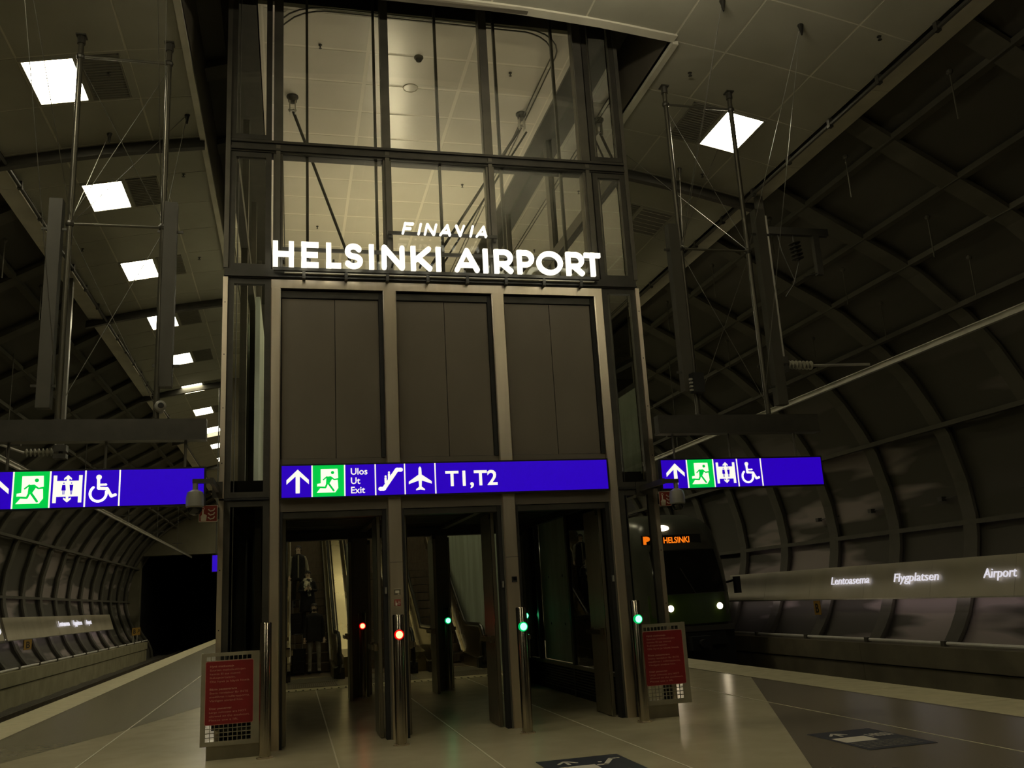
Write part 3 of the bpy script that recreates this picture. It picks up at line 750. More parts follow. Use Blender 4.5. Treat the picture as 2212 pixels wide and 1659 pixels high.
# uplights standing on the lobby roof and along the hall walls
for k, (x, y, z, lx, ly) in enumerate(((1.0, 13.4, 3.25, .8, .16), (3.0, 13.4, 3.25, .8, .16), (1.0, 15.2, 3.25, .9, .3), (3.0, 15.2, 3.25, .9, .3), (2.0, 16.9, 3.25, 1.8, .4))):
    u = thing('uplight', 'trough uplight on the lobby roof, hidden behind the grey cladding', 'lamp', (x, y, z), 'uplights on the lobby roof')
    MB().box(x-lx/2-.03, x+lx/2+.03, y-ly/2-.03, y+ly/2+.03, 3.2, 3.3).build('trough', M_DARK, u)
    MB().box(x-lx/2, x+lx/2, y-ly/2, y+ly/2, 3.3, 3.33).build('diffuser', M_UPL, u)
for y in (24.6, 27.6, 30.6):
    u = thing('hall_light', 'square light in the upper ceiling over the escalators, hidden from the photo', 'ceiling light', (XC, y, 10.12), 'escalator hall lights')
    MB().box(XC-.55, XC+.55, y-.35, y+.35, 10.12, 10.148).build('housing', M_CPANEL, u)
    MB().box(XC-.5, XC+.5, y-.3, y+.3, 10.105, 10.12).build('diffuser', M_HALL, u)
u = thing('linear_uplight', 'long narrow uplight on two masts between the escalators, hidden behind the cladding', 'lamp', (2.8, 19.6, 0))
for y, x in ((17.4, 2.12), (21.8, 2.70)): MB().tube([(x, y, 3.2), (x, y, 6.5)], .03, 8).build('mast', M_DARK, u)
MB().beam((2.05, 16.9, 6.56), (2.77, 22.3, 6.56), .20, .10).build('housing', M_DARK, u)
MB().beam((2.06, 17.0, 6.62), (2.76, 22.2, 6.62), .11, .012).build('diffuser', M_MAST, u)
u = thing('added_uplight', 'added unseen trough uplight brightening the ceiling before the tower, above the photo frame', 'lamp', (3.1, 7.0, 8.1))  # added lamp out of view, brightens the ceiling before the tower
MB().box(2.2, 4.2, 6.88, 7.12, 8.04, 8.1).build('trough', M_DARK, u)
MB().box(2.23, 4.17, 6.91, 7.09, 8.1, 8.12).build('diffuser', M_PEND, u)
for x in (2.4, 4.0): MB().tube([(x, 7.0, 8.1), (x, 7.0, 9.5)], .006, 5).build('suspension', M_SILV, u)
# escalator hall walls
w = MB().box(-.70, -.61, 17.3, 34, 0, 7.6).build('wall_inner_left', M_GREEN, kind='structure')
w = MB().box(4.56, 4.66, 17.3, 34, 0, 5.8).build('wall_inner_right', M_GREEN, kind='structure')
MB().box(-1.0, 5.0, 34.02, 34.1, 0, 10.4).build('wall_inner_back', M_CLAD, kind='structure')
MB().box(-.4, 4.4, 19.15, 19.75, 0.001, 0.006).build('tactile_strip', M_EDGE, fl)
m = MB()
for i in range(34):
    x = -.35+i*.14; m.box(x, x+.03, 19.2, 19.35, .006, .01)
m.build('tactile_studs', M_FLOORD, fl, kind='stuff')

# ---- doors of the front portal: pairs of leaves standing open inwards
def leaf(parent, x, y0, y1, s, bar=True):
    """steel leaf perpendicular to the front, thickness in x; s = side that carries the bar"""
    m = MB().cbox(x-.024, x+.024, y0, y1, 0.012, 2.70, .006); lf = m.build('door_leaf', M_DOOR, parent)
    m = MB(); xx = x+s*.024
    m.box(min(xx, xx+s*.05), max(xx, xx+s*.05), y0+.06, y0+.12, 1.03, 1.12); m.box(min(xx, xx+s*.05), max(xx, xx+s*.05), y1-.12, y1-.06, 1.03, 1.12)
    a = xx+s*.055; m.box(min(a, a+s*.03), max(a, a+s*.03), y0+.04, y1-.04, 1.045, 1.105)
    m.build('crash_bar', M_STEEL2, lf)
    MB().box(xx, xx+s*.004, y0, y0+.02, 0.02, 2.69).build('edge_bead', M_STEEL2, lf) if s > 0 else MB().box(xx-.004, xx, y0, y0+.02, 0.02, 2.69).build('edge_bead', M_STEEL2, lf)
    m = MB().box(x-.03, x+.03, y0+.02, y0+.1, 2.62, 2.78); m.build('pivot', M_DARK, lf)
n = 1
for i in range(3):
    a, b = PX[i][1], PX[i+1][0]
    d = struct('door_%d' % n); n += 1
    leaf(d, a+.05, FY+.2, FY+.85, 1); leaf(d, b-.11, FY+.2, FY+.85, -1)
    m = MB().box(a, a+.03, FY+.02, FY+.18, 0, 2.78); m.box(b-.07, b-.02, FY+.04, FY+.18, 0, 2.78); m.build('jamb', M_BLACK, d)
    m = MB().box(b-.02, b, FY+.02, FY+.06, 0, 2.78); m.build('jamb_bead', M_MULL, d)
    MB().box(b-.055, b-.035, FY+.0, FY+.04, 1.72, 1.80).build('latch_keep', M_CAMW, d)
for a, b in ((-.2, 1.05), (1.36, 2.56), (2.87, 4.2)):
    d = struct('door_%d' % n); n += 1
    leaf(d, a+.04, 17.22, 17.85, 1); leaf(d, b-.05, 17.22-.9, 17.22-.27, -1)

# ---- bollard poles with signal lamps
def pole(x, y, h, lamp, label, grp):
    t = thing('signal_pole', label, 'pole', (x, y, 0), grp)
    m = MB().lathe([(.066, 0.012), (.066, h-.01), (.060, h)], Matrix.Translation((x, y, 0)), 24); m.build('tube', M_TUBE, t, smooth=True)
    m = MB().lathe([(.095, 0), (.095, .010), (.075, .012)], Matrix.Translation((x, y, 0)), 20); m.build('base_flange', M_STEEL, t)
    for k in range(4):
        an = PI/4+k*PI/2
        MB().lathe([(.009, .01), (.009, .022)], Matrix.Translation((x+.083*math.cos(an), y+.083*math.sin(an), 0)), 6).build('bolt', M_STEEL, t)
    if lamp:
        L = MB().ball((x, y-.066, 1.235), .050, 16, 10).build('lamp', lamp, t, smooth=True)
        m = MB().lathe([(.058, -.012), (.058, .012), (.050, .03)], frame((x, y-.060, 1.235), (1, 0, 0), (0, 0, 1)), 18); m.build('lamp_halo', M_REDR if lamp is M_REDL else M_GRNR, t)  # glowing ring stands in for the coloured glow around the lamp
pole(-.29, 11.04, 1.465, None, 'stainless pole without a lamp beside the left notice blade', 'front signal poles')
pole(1.235, 11.04, 1.465, M_REDL, 'stainless pole with a red lamp before the front left doorway post', 'front signal poles')
pole(2.75, 11.04, 1.465, M_GRNL, 'stainless pole with a green lamp before the front middle doorway post', 'front signal poles')
pole(4.25, 11.04, 1.465, M_GRNL, 'stainless pole with a green lamp beside the right notice blade', 'front signal poles')
pole(1.235, 16.85, 1.465, M_REDL, 'rear stainless pole with a red lamp, seen through the left doorway', 'rear signal poles')
pole(2.79, 16.85, 1.465, M_GRNL, 'rear stainless pole with a green lamp, seen through the middle doorway', 'rear signal poles')
pole(4.27, 16.85, 1.465, M_GRNL, 'rear stainless pole with a green lamp, seen just right of the middle front pole', 'rear signal poles')

# ---- escalators
EY, EZ = 24.0, 0.0
SL = math.tan(math.radians(30))
def band(m, x0, x1, pts_low, pts_up):
    """solid between two polylines (same y order) extruded in x"""
    poly = pts_low+pts_up[::-1]
    Mx = Matrix(((0, 0, 1, 0), (1, 0, 0, 0), (0, 1, 0, 0), (0, 0, 0, 1)))
    m.prism(poly, Mx, x0, x1)
def escalator(x0, x1, label):
    t = thing('escalator', label, 'escalator', ((x0+x1)/2, 21.2, 0), 'escalators up from the platform')
    YE = 33.0
    st = None
    for k in range(-3, 23):
        y = EY+.40*k; z = max(0.0, (k+1)*.231)+.004
        if st is None:
            st0 = MB().box(x0, x1, y, y+.395, z-.22, z)
            st0 = st0.build('step', M_STEP, t); st = (y, z)
        elif k < 0:
            MB().box(x0, x1, y, y+.395, z-.22, z).build('step', M_STEP, t)
        else:
            m = MB().box(x0, x1, y+.012, y+.60, z-.21, z)
            for i in range(20):
                xx = x0+.02+i*(x1-x0-.04)/19; m.box(xx-.008, xx+.008, y, y+.012, z-.20, z-.004)
            m.build('step', M_STEP, t)
    MB().box(x0-.05, x1+.05, 21.0, 22.3, .002, .012).build('comb_plate', M_GRATE, t)
    m = MB()
    for i in range(24):
        xx = x0+i*(x1-x0)/23; m.box(xx-.008, xx+.008, 19.85, 21.0, .006, .011)
    m.build('ribbed_plate', M_GRATE, t, kind='stuff')
    MB().box(x0-.05, x1+.05, 19.78, 21.0, .002, .006).build('landing_plate', M_STEP, t)
    for s, xa, xb in ((-1, x0-.24, x0), (1, x1, x1+.24)):
        # outer cladding (deck) up to .45 and balustrade panel up to .95
        yb = [21.15, 21.9, EY-.3, EY+.2]
        low = [(21.75, 0.0), (YE, 0.0)]
        m = MB(); band(m, xa, xb, [(21.75, 0.0), (EY, 0.0), (YE, (YE-EY)*SL-.5)], [(21.75, .22), (EY-.25, .30), (YE, (YE-EY+.25)*SL+.30)])
        m.build('skirt_deck', M_BRASS, t)
        xm = (xa+xb)/2
        m = MB()
        arc = [(21.85-.42*math.cos(a), .58+.36*math.sin(a)) for a in [PI/2*(.0+i/5) for i in range(6)]]
        lowp = [(21.43, .30), (21.75, .22), (EY-.25, .30), (YE, (YE-EY+.25)*SL+.30)]
        upp = arc+[(EY-.35, .94), (YE, (YE-EY+.35)*SL+.94)]
        band(m, xm-.05, xm+.05, lowp, upp); m.build('balustrade_panel', M_BRASS, t)
        yq = EY
        k = 0
        hr = [(xm, 21.60, .12), (xm, 21.42, .16), (xm, 21.30, .30), (xm, 21.28, .52), (xm, 21.36, .76), (xm, 21.55, .93), (xm, 21.85, 1.0), (xm, EY-.5, 1.0), (xm, EY-.2, 1.06), (xm, YE, (YE-EY+.3)*SL+1.0)]
        MB().tube(hr, .04, 8).build('handrail', M_RUBBER, t, smooth=True)
        MB().box(xa-.0, xb+.0, 21.55, 21.80, 0, .24).build('newel_box', M_DARK, t)
        for zz in (.30, ):
            mm = MB(); band(mm, xa-.003, xa+.03, [(EY-.25, zz), (YE, (YE-EY+.25)*SL+zz)], [(EY-.25, zz+.03), (YE, (YE-EY+.25)*SL+zz+.03)])
            band(mm, xb-.03, xb+.003, [(EY-.25, zz), (YE, (YE-EY+.25)*SL+zz)], [(EY-.25, zz+.03), (YE, (YE-EY+.25)*SL+zz+.03)])
            mm.build('deck_trim', M_SILV, t)
        MB().beam((xa+.02, 21.52, .26), (xb-.02, 21.60, .30), .05, .012).build('newel_trim', M_SILV, t)
escalator(-.03, .93, 'left escalator carrying the three people down, seen through the left doorway')
escalator(1.68, 2.60, 'middle escalator with empty brown steps behind the rear door posts')
escalator(3.35, 4.27, 'right escalator beside the pale green concrete wall')
for a, b in ((1.18, 1.43), (2.85, 3.10)):
    m = MB(); band(m, a, b, [(22.0, 0.0), (EY, 0.0), (33, 9.5*SL-.5)], [(22.0, .45), (EY-.25, .55), (33, 9.75*SL+.55)])
    tag(m.build('escalator_cover', M_BRASS), 'bronze steel cover strip between two neighbouring escalators' if a < 2 else 'bronze steel cover strip left of the right escalator', 'cover', 'cover strips between the escalators')

# ================================================================ LETTERING ON THE TOWER
def arc(cx, cy, rx, ry, a0, a1, n=10):
    return [(cx+rx*math.cos(math.radians(a0+(a1-a0)*i/n)), cy+ry*math.sin(math.radians(a0+(a1-a0)*i/n))) for i in range(n+1)]
def glyph(ch, w, h, t):
    """strokes of a geometric sans capital: list of (points, cap)"""
    i = t/2; W = w-i; H = h-i; m = h/2
    if ch == 'H': return [([(i, i), (i, H)], 'square'), ([(W, i), (W, H)], 'square'), ([(i, m), (W, m)], 'square')]
    if ch == 'E': return [([(i, i), (i, H)], 'square'), ([(i, i), (W, i)], 'square'), ([(i, m), (W-.01, m)], 'square'), ([(i, H), (W, H)], 'square')]
    if ch == 'F': return [([(i, i), (i, H)], 'round'), ([(i, m), (W-.02, m)], 'round'), ([(i, H), (W, H)], 'round')]
    if ch == 'L': return [([(i, i), (i, H)], 'square'), ([(i, i), (W, i)], 'square')]
    if ch == 'I': return [([(w/2, i), (w/2, H)], 'square' if t > .05 else 'round')]
    if ch == 'N': return [([(i, i), (i, H)], 'round'), ([(W, i), (W, H)], 'round'), ([(i+.005, H), (W-.005, i)], 'round')]
    if ch == 'K': return [([(i, i), (i, H)], 'square'), ([(i+.03, m-.02), (W-.01, H)], 'round'), ([(i+.07, m+.01), (W, i)], 'round')]
    if ch == 'A': return [([(i, i), (w/2, H), (W, i)], 'round'), ([(w*.25, h*.30), (w*.75, h*.30)], 'none')]
    if ch == 'V': return [([(i, H), (w/2, i), (W, H)], 'round')]
    if ch == 'T': return [([(i, H), (W, H)], 'square'), ([(w/2, i), (w/2, H)], 'square')]
    if ch == 'O': return [(arc(w/2, h/2, W-w/2, H-h/2, 0, 360, 28), 'round')]
    if ch == 'P' or ch == 'R':
        ry = (H-h*.40)/2; yc = H-ry; rx = min(ry, W-i)
        st = [([(i, i), (i, H)], 'square'), ([(i, H)]+arc(W-rx, yc, rx, ry, 90, -90, 10)+[(i, h*.40)], 'round')]
        if ch == 'R': st.append(([(i+.08, h*.40), (W, i)], 'round'))
        return st
    if ch == 'S':
        ry = (H-i)/4; rx = W-w/2
        up = arc(w/2, H-ry, rx*.92, ry, 25, 180, 8)+arc(w/2, H-ry, rx*.92, ry, 180, 250, 4)
        lo = arc(w/2, i+ry, rx, ry, 70, -155, 12)
        return [(up+lo, 'round')]
    return []
sgn = thing('illuminated_sign', 'large white lit capital letters naming the airport, over the grey panels', 'sign', (XC, 11.3, 5.9))
zl, hl, th = 5.935, 0.347, 0.066
for ch, a, b in (('H', -.246, .022), ('E', .115, .338), ('L', .434, .628), ('S', .672, .912), ('I', .992, 1.063), ('N', 1.162, 1.470), ('K', 1.553, 1.842), ('I', 1.893, 1.965),
                 ('A', 2.150, 2.495), ('I', 2.543, 2.625), ('R', 2.706, 2.972), ('P', 3.034, 3.277), ('O', 3.313, 3.693), ('R', 3.745, 4.009), ('T', 4.019, 4.258)):
    m = MB(); Mx = front(a, 11.30, zl)
    for pts, cap in glyph(ch, b-a, hl, th): m.stroke(pts, th, Mx, 0.0, 0.05, cap)
    m.build('letter', M_LETTER, sgn)
    m = MB(); cx = (a+b)/2; m.box(cx-.012, cx+.012, 11.3, 11.46, zl+.10, zl+.13); m.build('letter_stay', M_DARK, sgn)
for z, a, b in ((5.955, -.24, 4.27), (6.235, -.13, 4.2)):
    MB().box(a, b, 11.40, 11.44, z-.022, z+.022).build('mounting_rail', M_DARK, sgn)
MB().box(-.1, 4.2, 11.42, 11.46, 5.905, 5.918).build('light_strip', M_PALE, sgn)
for k in range(8):
    x = .15+k*.55; MB().box(x-.02, x+.02, 11.41, 11.5, 5.83, 5.95).build('rail_foot', M_DARK, sgn)
sg2 = thing('operator_sign', 'small slanted white lit capitals above the airport lettering', 'sign', (2.03, 11.3, 6.5))
th2 = .032
for ch, a, b in (('F', 1.437, 1.575), ('I', 1.645, 1.690), ('N', 1.739, 1.895), ('A', 1.953, 2.114), ('V', 2.180, 2.318), ('I', 2.368, 2.412), ('A', 2.462, 2.622)):
    m = MB(); Mx = front(a, 11.30, 6.455)
    shx = .0 if ch in 'V' else .24
    for pts, cap in glyph(ch, (b-a), .172, th2):
        m.stroke([(x+y*shx-.0, y) for x, y in pts], th2, Mx, 0.0, 0.04, cap)
    m.build('letter', M_LETTER, sg2)
MB().box(1.27, 2.80, 11.39, 11.43, 6.505, 6.545).build('mounting_rail', M_DARK, sg2)
for x in (1.30, 2.77): MB().box(x-.02, x+.02, 11.41, 11.5, 6.46, 6.55).build('rail_foot', M_DARK, sg2)

# ---- pictograms, drawn in a unit square
def pic(m, kind, Mx, S, z0=0.004, z1=0.008):
    """m: dict of mesh builders white / green / blue; S: size"""
    def sc(p): return [(x*S, y*S) for x, y in p]
    W = m['w']
    if kind == 'arrow':
        W.prism(sc([(.5, .97), (.93, .55), (.93, .38), (.58, .70), (.58, .03), (.42, .03), (.42, .70), (.07, .38), (.07, .55)]), Mx, z0, z1)
    elif kind == 'exit':
        W.prism(sc([(.20, .97), (.86, .97), (.88, .60), (.76, .58), (.86, .52), (.88, .2), (.76, .03), (.04, .03), (.16, .18), (.20, .26), (.06, .28), (.06, .38), (.20, .40)]), Mx, z0, z1)
        g = m['g']; a, b = z1, z1+.004
        g.disc((.66*S, .82*S), .065*S, Mx, a, b)
        g.prism(sc([(.42, .66), (.60, .68), (.66, .60), (.52, .36), (.40, .38)]), Mx, a, b)
        for p, w in (([(.60, .64), (.72, .54), (.88, .56)], .055), ([(.44, .66), (.30, .54)], .05), ([(.46, .42), (.38, .23), (.10, .25)], .07), ([(.48, .42), (.70, .10)], .075)):
            g.stroke(sc(p), w*S, Mx, a, b)
    elif kind == 'lift':
        for x in (.10, .90): W.prism(sc([(x-.055, .03), (x+.055, .03), (x+.055, .97), (x-.055, .97)]), Mx, z0, z1)
        W.prism(sc([(.16, .24), (.84, .24), (.84, .78), (.16, .78)]), Mx, z0, z1)
        for y, d in ((.78, 1), (.24, -1)):
            W.prism(sc([(.46, y), (.54, y), (.54, y+.08*d), (.62, y+.03*d), (.62, y+.09*d), (.5, y+.2*d), (.38, y+.09*d), (.38, y+.03*d), (.46, y+.08*d)]), Mx, z0, z1)
        a, b = z1, z1+.003
        for x in (.38, .62):
            g = m['b'] if x < .5 else m['c']
            g.disc((x*S, .70*S), .022*S, Mx, a, b, 10)
            g.prism(sc([(x-.05, .64), (x+.05, .64), (x+.07, .45), (x-.07, .45)]) if x < .5 else sc([(x-.06, .64), (x+.06, .64), (x+.04, .44), (x-.04, .44)]), Mx, a, b)
            g.stroke(sc([(x-.02, .46), (x-.02, .31)]), .02*S, Mx, a, b, 'none'); g.stroke(sc([(x+.02, .46), (x+.02, .31)]), .02*S, Mx, a, b, 'none')
    elif kind == 'wheelchair':
        W.disc((.38*S, .88*S), .09*S, Mx, z0, z1)
        W.stroke(sc([(.37, .82), (.38, .50), (.66, .48), (.80, .22), (.93, .26)]), .10*S, Mx, z0, z1)
        W.stroke(sc([(.38, .62), (.62, .62)]), .07*S, Mx, z0, z1)
        W.stroke(sc(arc(.38, .32, .26, .27, 128, 372, 20)), .085*S, Mx, z0, z1)
    elif kind == 'escalator':
        W.stroke(sc([(.08, .12), (.22, .12), (.76, .88), (.93, .88)]), .16*S, Mx, z0, z1)
        for x, y in ((.30, .52), (.44, .68)):
            W.disc((x*S, (y+.10)*S), .042*S, Mx, z0, z1, 10); W.prism(sc([(x-.045, y+.05), (x+.045, y+.05), (x+.045, y-.12), (x-.045, y-.18)]), Mx, z0, z1)
    elif kind == 'plane':
        h = [(.5, 1.0), (.555, .93), (.565, .66), (.97, .38), (.97, .28), (.565, .42), (.55, .17), (.68, .07), (.68, .02), (.5, .055)]
        W.prism(sc(h+[(1-x, y) for x, y in h[::-1][1:-1]]), Mx, z0, z1)
def way_sign(name, label, x0, x1, z0, z1, yf, divs, cells, rods=None, grp='blue wayfinding signs'):
    """illuminated box sign; cells: (kind, xa, xb)"""
    t = thing(name, label, 'sign', ((x0+x1)/2, yf+.06, z0), grp)
    MB().box(x0-.02, x1+.02, yf+.006, yf+.075, z0-.02, z1+.02).build('casing', M_BLACK, t)
    gr = [c for c in cells if c[0] == 'exit']
    MB().box(x0, x1, yf, yf+.006, z0, z1).build('blue_face', M_BLUE, t)
    H = z1-z0
    for c in gr: MB().box(c[1], c[2], yf-.003, yf, z0, z1).build('green_field', M_SGREEN, t)
    for x in divs: MB().box(x-.008, x+.008, yf-.005, yf, z0, z1).build('divider', M_SWHITE, t)
    for kind, a, b in cells:
        S = H*.80 if kind in ('exit', 'arrow', 'plane', 'escalator') else H*.80
        Mx = front((a+b)/2-S/2, yf-.003, z0+(H-S)/2)
        d = {'w': MB(), 'g': MB(), 'b': MB(), 'c': MB()}
        pic(d, kind, Mx, S)
        o = d['w'].build('pictogram_'+kind, M_SWHITE, t)
        if d['g'].v: d['g'].build('figure', M_SGREEN, o)
        for q in 'bc':
            if d[q].v: d[q].build('figure', M_BLUE, o)
    return t
ws = way_sign('wayfinding_sign', 'long blue lit sign over the doorways with arrow, exit, escalator, plane and T1,T2', -.125, 4.16, 2.945, 3.340, 11.42,
              (.245, .648, 1.033, 1.408, 1.803), (('arrow', -.06, .20), ('exit', .253, .640), ('escalator', 1.05, 1.40), ('plane', 1.41, 1.80)))
for k, wd in enumerate(('Ulos', 'Ut', 'Exit')):
    m = MB(); text(m, wd, front(.725, 11.419, 3.214-k*.118), .085, bold=.012); m.build('lettering', M_SWHITE, ws)
m = MB(); text(m, 'T1,T2', front(1.935, 11.419, 3.04), .20, width=.69, bold=.02); m.build('lettering', M_SWHITE, ws)
wr = way_sign('wayfinding_sign', 'blue lit hanging sign right of the tower with arrow, exit, lift and wheelchair', 4.753, 7.135, 2.87, 3.245, 10.95,
              (5.115, 5.498, 5.850, 6.206), (('arrow', 4.79, 5.09), ('exit', 5.123, 5.490), ('lift', 5.50, 5.845), ('wheelchair', 5.86, 6.19)))
wl = way_sign('wayfinding_sign', 'blue lit hanging sign left of the tower, cut by the photo edge', -3.40, -1.0, 2.85, 3.262, 10.95,
              (-3.018, -2.641, -2.276, -1.914), (('arrow', -3.37, -3.03), ('exit', -3.010, -2.649), ('lift', -2.63, -2.285), ('wheelchair', -2.26, -1.93)))
way_sign('wayfinding_sign', 'far small blue lit sign peeking out left behind the tower', -2.51, -1.95, 2.92, 3.44, 31.0, (), ())
for x in (-2.4, -2.05): MB().tube([(x, 31.06, 3.44), (x, 31.06, 9.3)], .02, 6).build('hanger', M_DARK, [o for o in COL.objects if o.name == 'wayfinding_sign.003'][0])

# ---- gantries that carry the hanging signs
def gantry(label, xa, xb, bx0, bx1, hx, chan, cables, diag=True):
    t = thing('sign_gantry', label, 'sign hanger', ((xa+xb)/2, 11.0, 3.87), 'steel gantries carrying the hanging signs')
    for x in (xa, xb):
        MB().tube([(x, 11.0, 3.87), (x, 11.0, 8.76)], .035, 10).build('pole', M_GPOLE, t, smooth=True)
        m = MB().tube([(x, 11.0, 8.76), (x, 11.0, 8.86)], .05, 8); m.box(x-.06, x+.06, 10.94, 11.06, 8.86, 8.88); m.build('pole_head', M_DARK, t)
        for z in (8.58, 6.29): MB().ball((x, 11.0, z), .055, 10, 7).build('node', M_DARK, t)
    for z in (8.58, 6.29): MB().tube([(xa, 11.0, z), (xb, 11.0, z)], .018, 8).build('cross_bar', M_MULL, t)
    for p, q in (((xa, 8.50), (xb, 6.36)), ((xb, 8.50), (xa, 6.36)), ((xa, 6.22), (xb, 4.0)), ((xb, 6.22), (xa, 4.0))):
        MB().tube([(p[0], 11.0, p[1]), (q[0], 11.0, q[1])], .005, 5).build('brace_rod', M_MULL, t)
    m = MB().box(bx0, bx1, 10.93, 11.07, 3.63, 3.855); m.box(bx0, bx1, 10.91, 11.09, 3.60, 3.63); m.build('head_beam', M_DARK, t)
    for x in hx: MB().tube([(x, 11.01, 3.27), (x, 11.01, 3.62)], .016, 8).build('hanger', M_MULL, t)
    for x, z0, z1 in chan:
        m = MB().box(x-.075, x+.075, 10.95, 11.09, z0, z1); m.build('cable_channel', M_CHAN, t)
        for z in (z0+.25, z1-.4): MB().box(x-.15, x+.15, 10.99, 11.01, z, z+.03).build('channel_clip', M_DARK, t)
    for (x0, y0, z0), (x1, y1) in cables:
        z1 = zc(x1-XC)
        MB().tube([(x0, y0, z0), (x1, y1, z1)], .005, 5).build('stay_cable', M_MULL, t)
        MB().lathe([(.045, 0), (.03, -.05), (.012, -.16)], Matrix.Translation((x1, y1, z1)), 8).build('cable_anchor', M_DARK, t)
gantry('steel pole gantry with cross braces carrying the sign right of the tower', 5.39, 6.45, 4.76, 7.17, (4.98, 5.80, 6.80), ((5.28, 4.20, 6.65), (6.68, 4.0, 6.95)),
       [((5.39, 11, 6.3), (5.69, 9.57)), ((5.42, 11, 6.3), (5.69, 9.57)), ((6.45, 11, 6.3), (6.89, 9.63)), ((6.42, 11, 4.1), (6.89, 9.63)), ((5.42, 11, 6.3), (6.95, 13.9)), ((6.45, 11, 6.3), (5.55, 13.6))])
gantry('steel pole gantry with cross braces carrying the sign left of the tower', -2.62, -1.56, -3.6, -.985, (-3.11, -2.09, -1.22), ((-2.78, 4.0, 6.6), (-1.47, 4.25, 6.62)),
       [((-2.62, 11, 6.3), (-2.84, 14.0)), ((-2.60, 11, 6.3), (-1.63, 13.6)), ((-1.56, 11, 6.3), (-1.63, 13.6)), ((-2.60, 11, 6.3), (-2.9, 9.2)), ((-1.58, 11, 6.3), (-1.5, 9.2)), ((-2.64, 11, 4.1), (-2.95, 9.4)), ((-1.54, 11, 4.1), (-1.4, 9.4))])
# equipment on the gantries
c = thing('loudspeaker_box', 'small black box with side terminals on the right gantry channel', 'loudspeaker', (5.36, 10.9, 4.25))
MB().box(5.28, 5.44, 10.82, 10.945, 4.15, 4.42).build('body', M_BLACK, c)
m = MB()
for k in range(4): m.box(5.24, 5.28, 10.84, 10.88, 4.17+k*.05, 4.195+k*.05)
m.build('terminals', M_SILV, c)
c = thing('bullet_camera', 'small pale round camera standing on the left gantry beam', 'camera', (-1.53, 10.98, 3.86))
MB().lathe([(.02, 0), (.02, .09)], Matrix.Translation((-1.55, 11.0, 3.855)), 8).build('stem', M_CAMW, c)
MB().lathe([(.055, -.09), (.065, -.07), (.065, .1), (.04, .12)], frame((-1.52, 10.98, 4.0), (1, .25, 0), (0, 0, 1)), 16).build('housing', M_CAMW, c, smooth=True)
MB().lathe([(.035, .121), (.03, .125)], frame((-1.52, 10.98, 4.0), (1, .25, 0), (0, 0, 1)), 14).build('lens', M_BLACK, c)
# dome cameras on arms beside the tower
def dome(x, y, z, s, lb, full):
    t = thing('dome_camera', lb, 'camera', (x, y, z), 'dome cameras on the tower corners')
    xr = -.90 if s < 0 else 4.90
    MB().box(min(x-s*.16, x+s*.03), max(x-s*.16, x+s*.03), y-.03, y+.03, z+.20, z+.25).build('arm', M_DARK, t)
    MB().box(min(x-s*.16, x-s*.20), max(x-s*.16, x-s*.20), y-.03, FY-.03, z+.19, z+.26).build('arm_bar', M_DARK, t)
    MB().box(min(x-s*.12, x-s*.24), max(x-s*.12, x-s*.24), FY-.03, FY-.021, z+.12, z+.32).build('arm_plate', M_DARK, t)
    MB().lathe([(.03, .2), (.03, .13), (.085, .10), (.10, .04), (.10, -.06), (.085, -.075)], Matrix.Translation((x, y, z)), 20).build('housing', M_CAMW, t, smooth=True)
    MB().lathe([(.082, -.075), (.078, -.11), (.055, -.145), (.02, -.16), (.001, -.162)], Matrix.Translation((x, y, z)), 20).build('dome', M_TRAINB, t, smooth=True)
dome(-1.068, 10.70, 2.85, -1, 'grey dome camera on an arm left of the tower', True)
dome(4.82, 10.70, 2.71, 1, 'grey dome camera on an arm right of the tower', True)
# flag signs: fire alarm
def fire_sign(x0, x1, z0, z1, y, s, lb):
    t = thing('fire_alarm_sign', lb, 'safety sign', ((x0+x1)/2, y, z0), 'fire alarm signs on the tower corners')
    MB().box(x0, x1, y-.002, y+.004, z0, z1).build('plate', M_PALE, t)
    MB().box(x0+.006, x1-.006, y-.005, y-.002, z0+.006, z1-.006).build('red_field', M_FIRE, t)
    S = min(x1-x0, z1-z0); Mx = front(x0, y-.005, z0)
    m = MB()
    m.prism([(p*S, q*S) for p, q in [(.12, .05), (.42, .05), (.46, .38), (.36, .46), (.28, .46), (.27, .72), (.20, .72), (.18, .42), (.10, .34)]], Mx, 0, .004)
    m.stroke([(p*S, q*S) for p, q in arc(.235, .80, .07, .07, 0, 360, 12)], .03*S, Mx, 0, .004, 'none')
    for y0, w in ((.18, .055), (.42, .055), (.66, .05)):
        m.stroke([(p*S, q*S) for p, q in [(.55, y0+.08), (.66, y0-.02), (.84, y0+.02), (.90, y0+.12)]], w*S*1.3, Mx, 0, .004)
    m.build('pictogram', M_PALE, t)
    b = min(x1, -.87) if s < 0 else max(x0, 4.893)
    MB().box(x1-.004 if s < 0 else x0-.02, x1+.02 if s < 0 else x0+.004, y, y+.03, z0+.03, z1-.03).build('bracket', M_DARK, t)
fire_sign(-1.095, -.88, 2.685, 2.885, 11.47, -1, 'dark red fire alarm sign with hand and flames, left of the tower')
fire_sign(4.90, 5.10, 2.69, 2.89, 11.47, 1, 'dark red fire alarm sign behind the dome camera right of the tower')
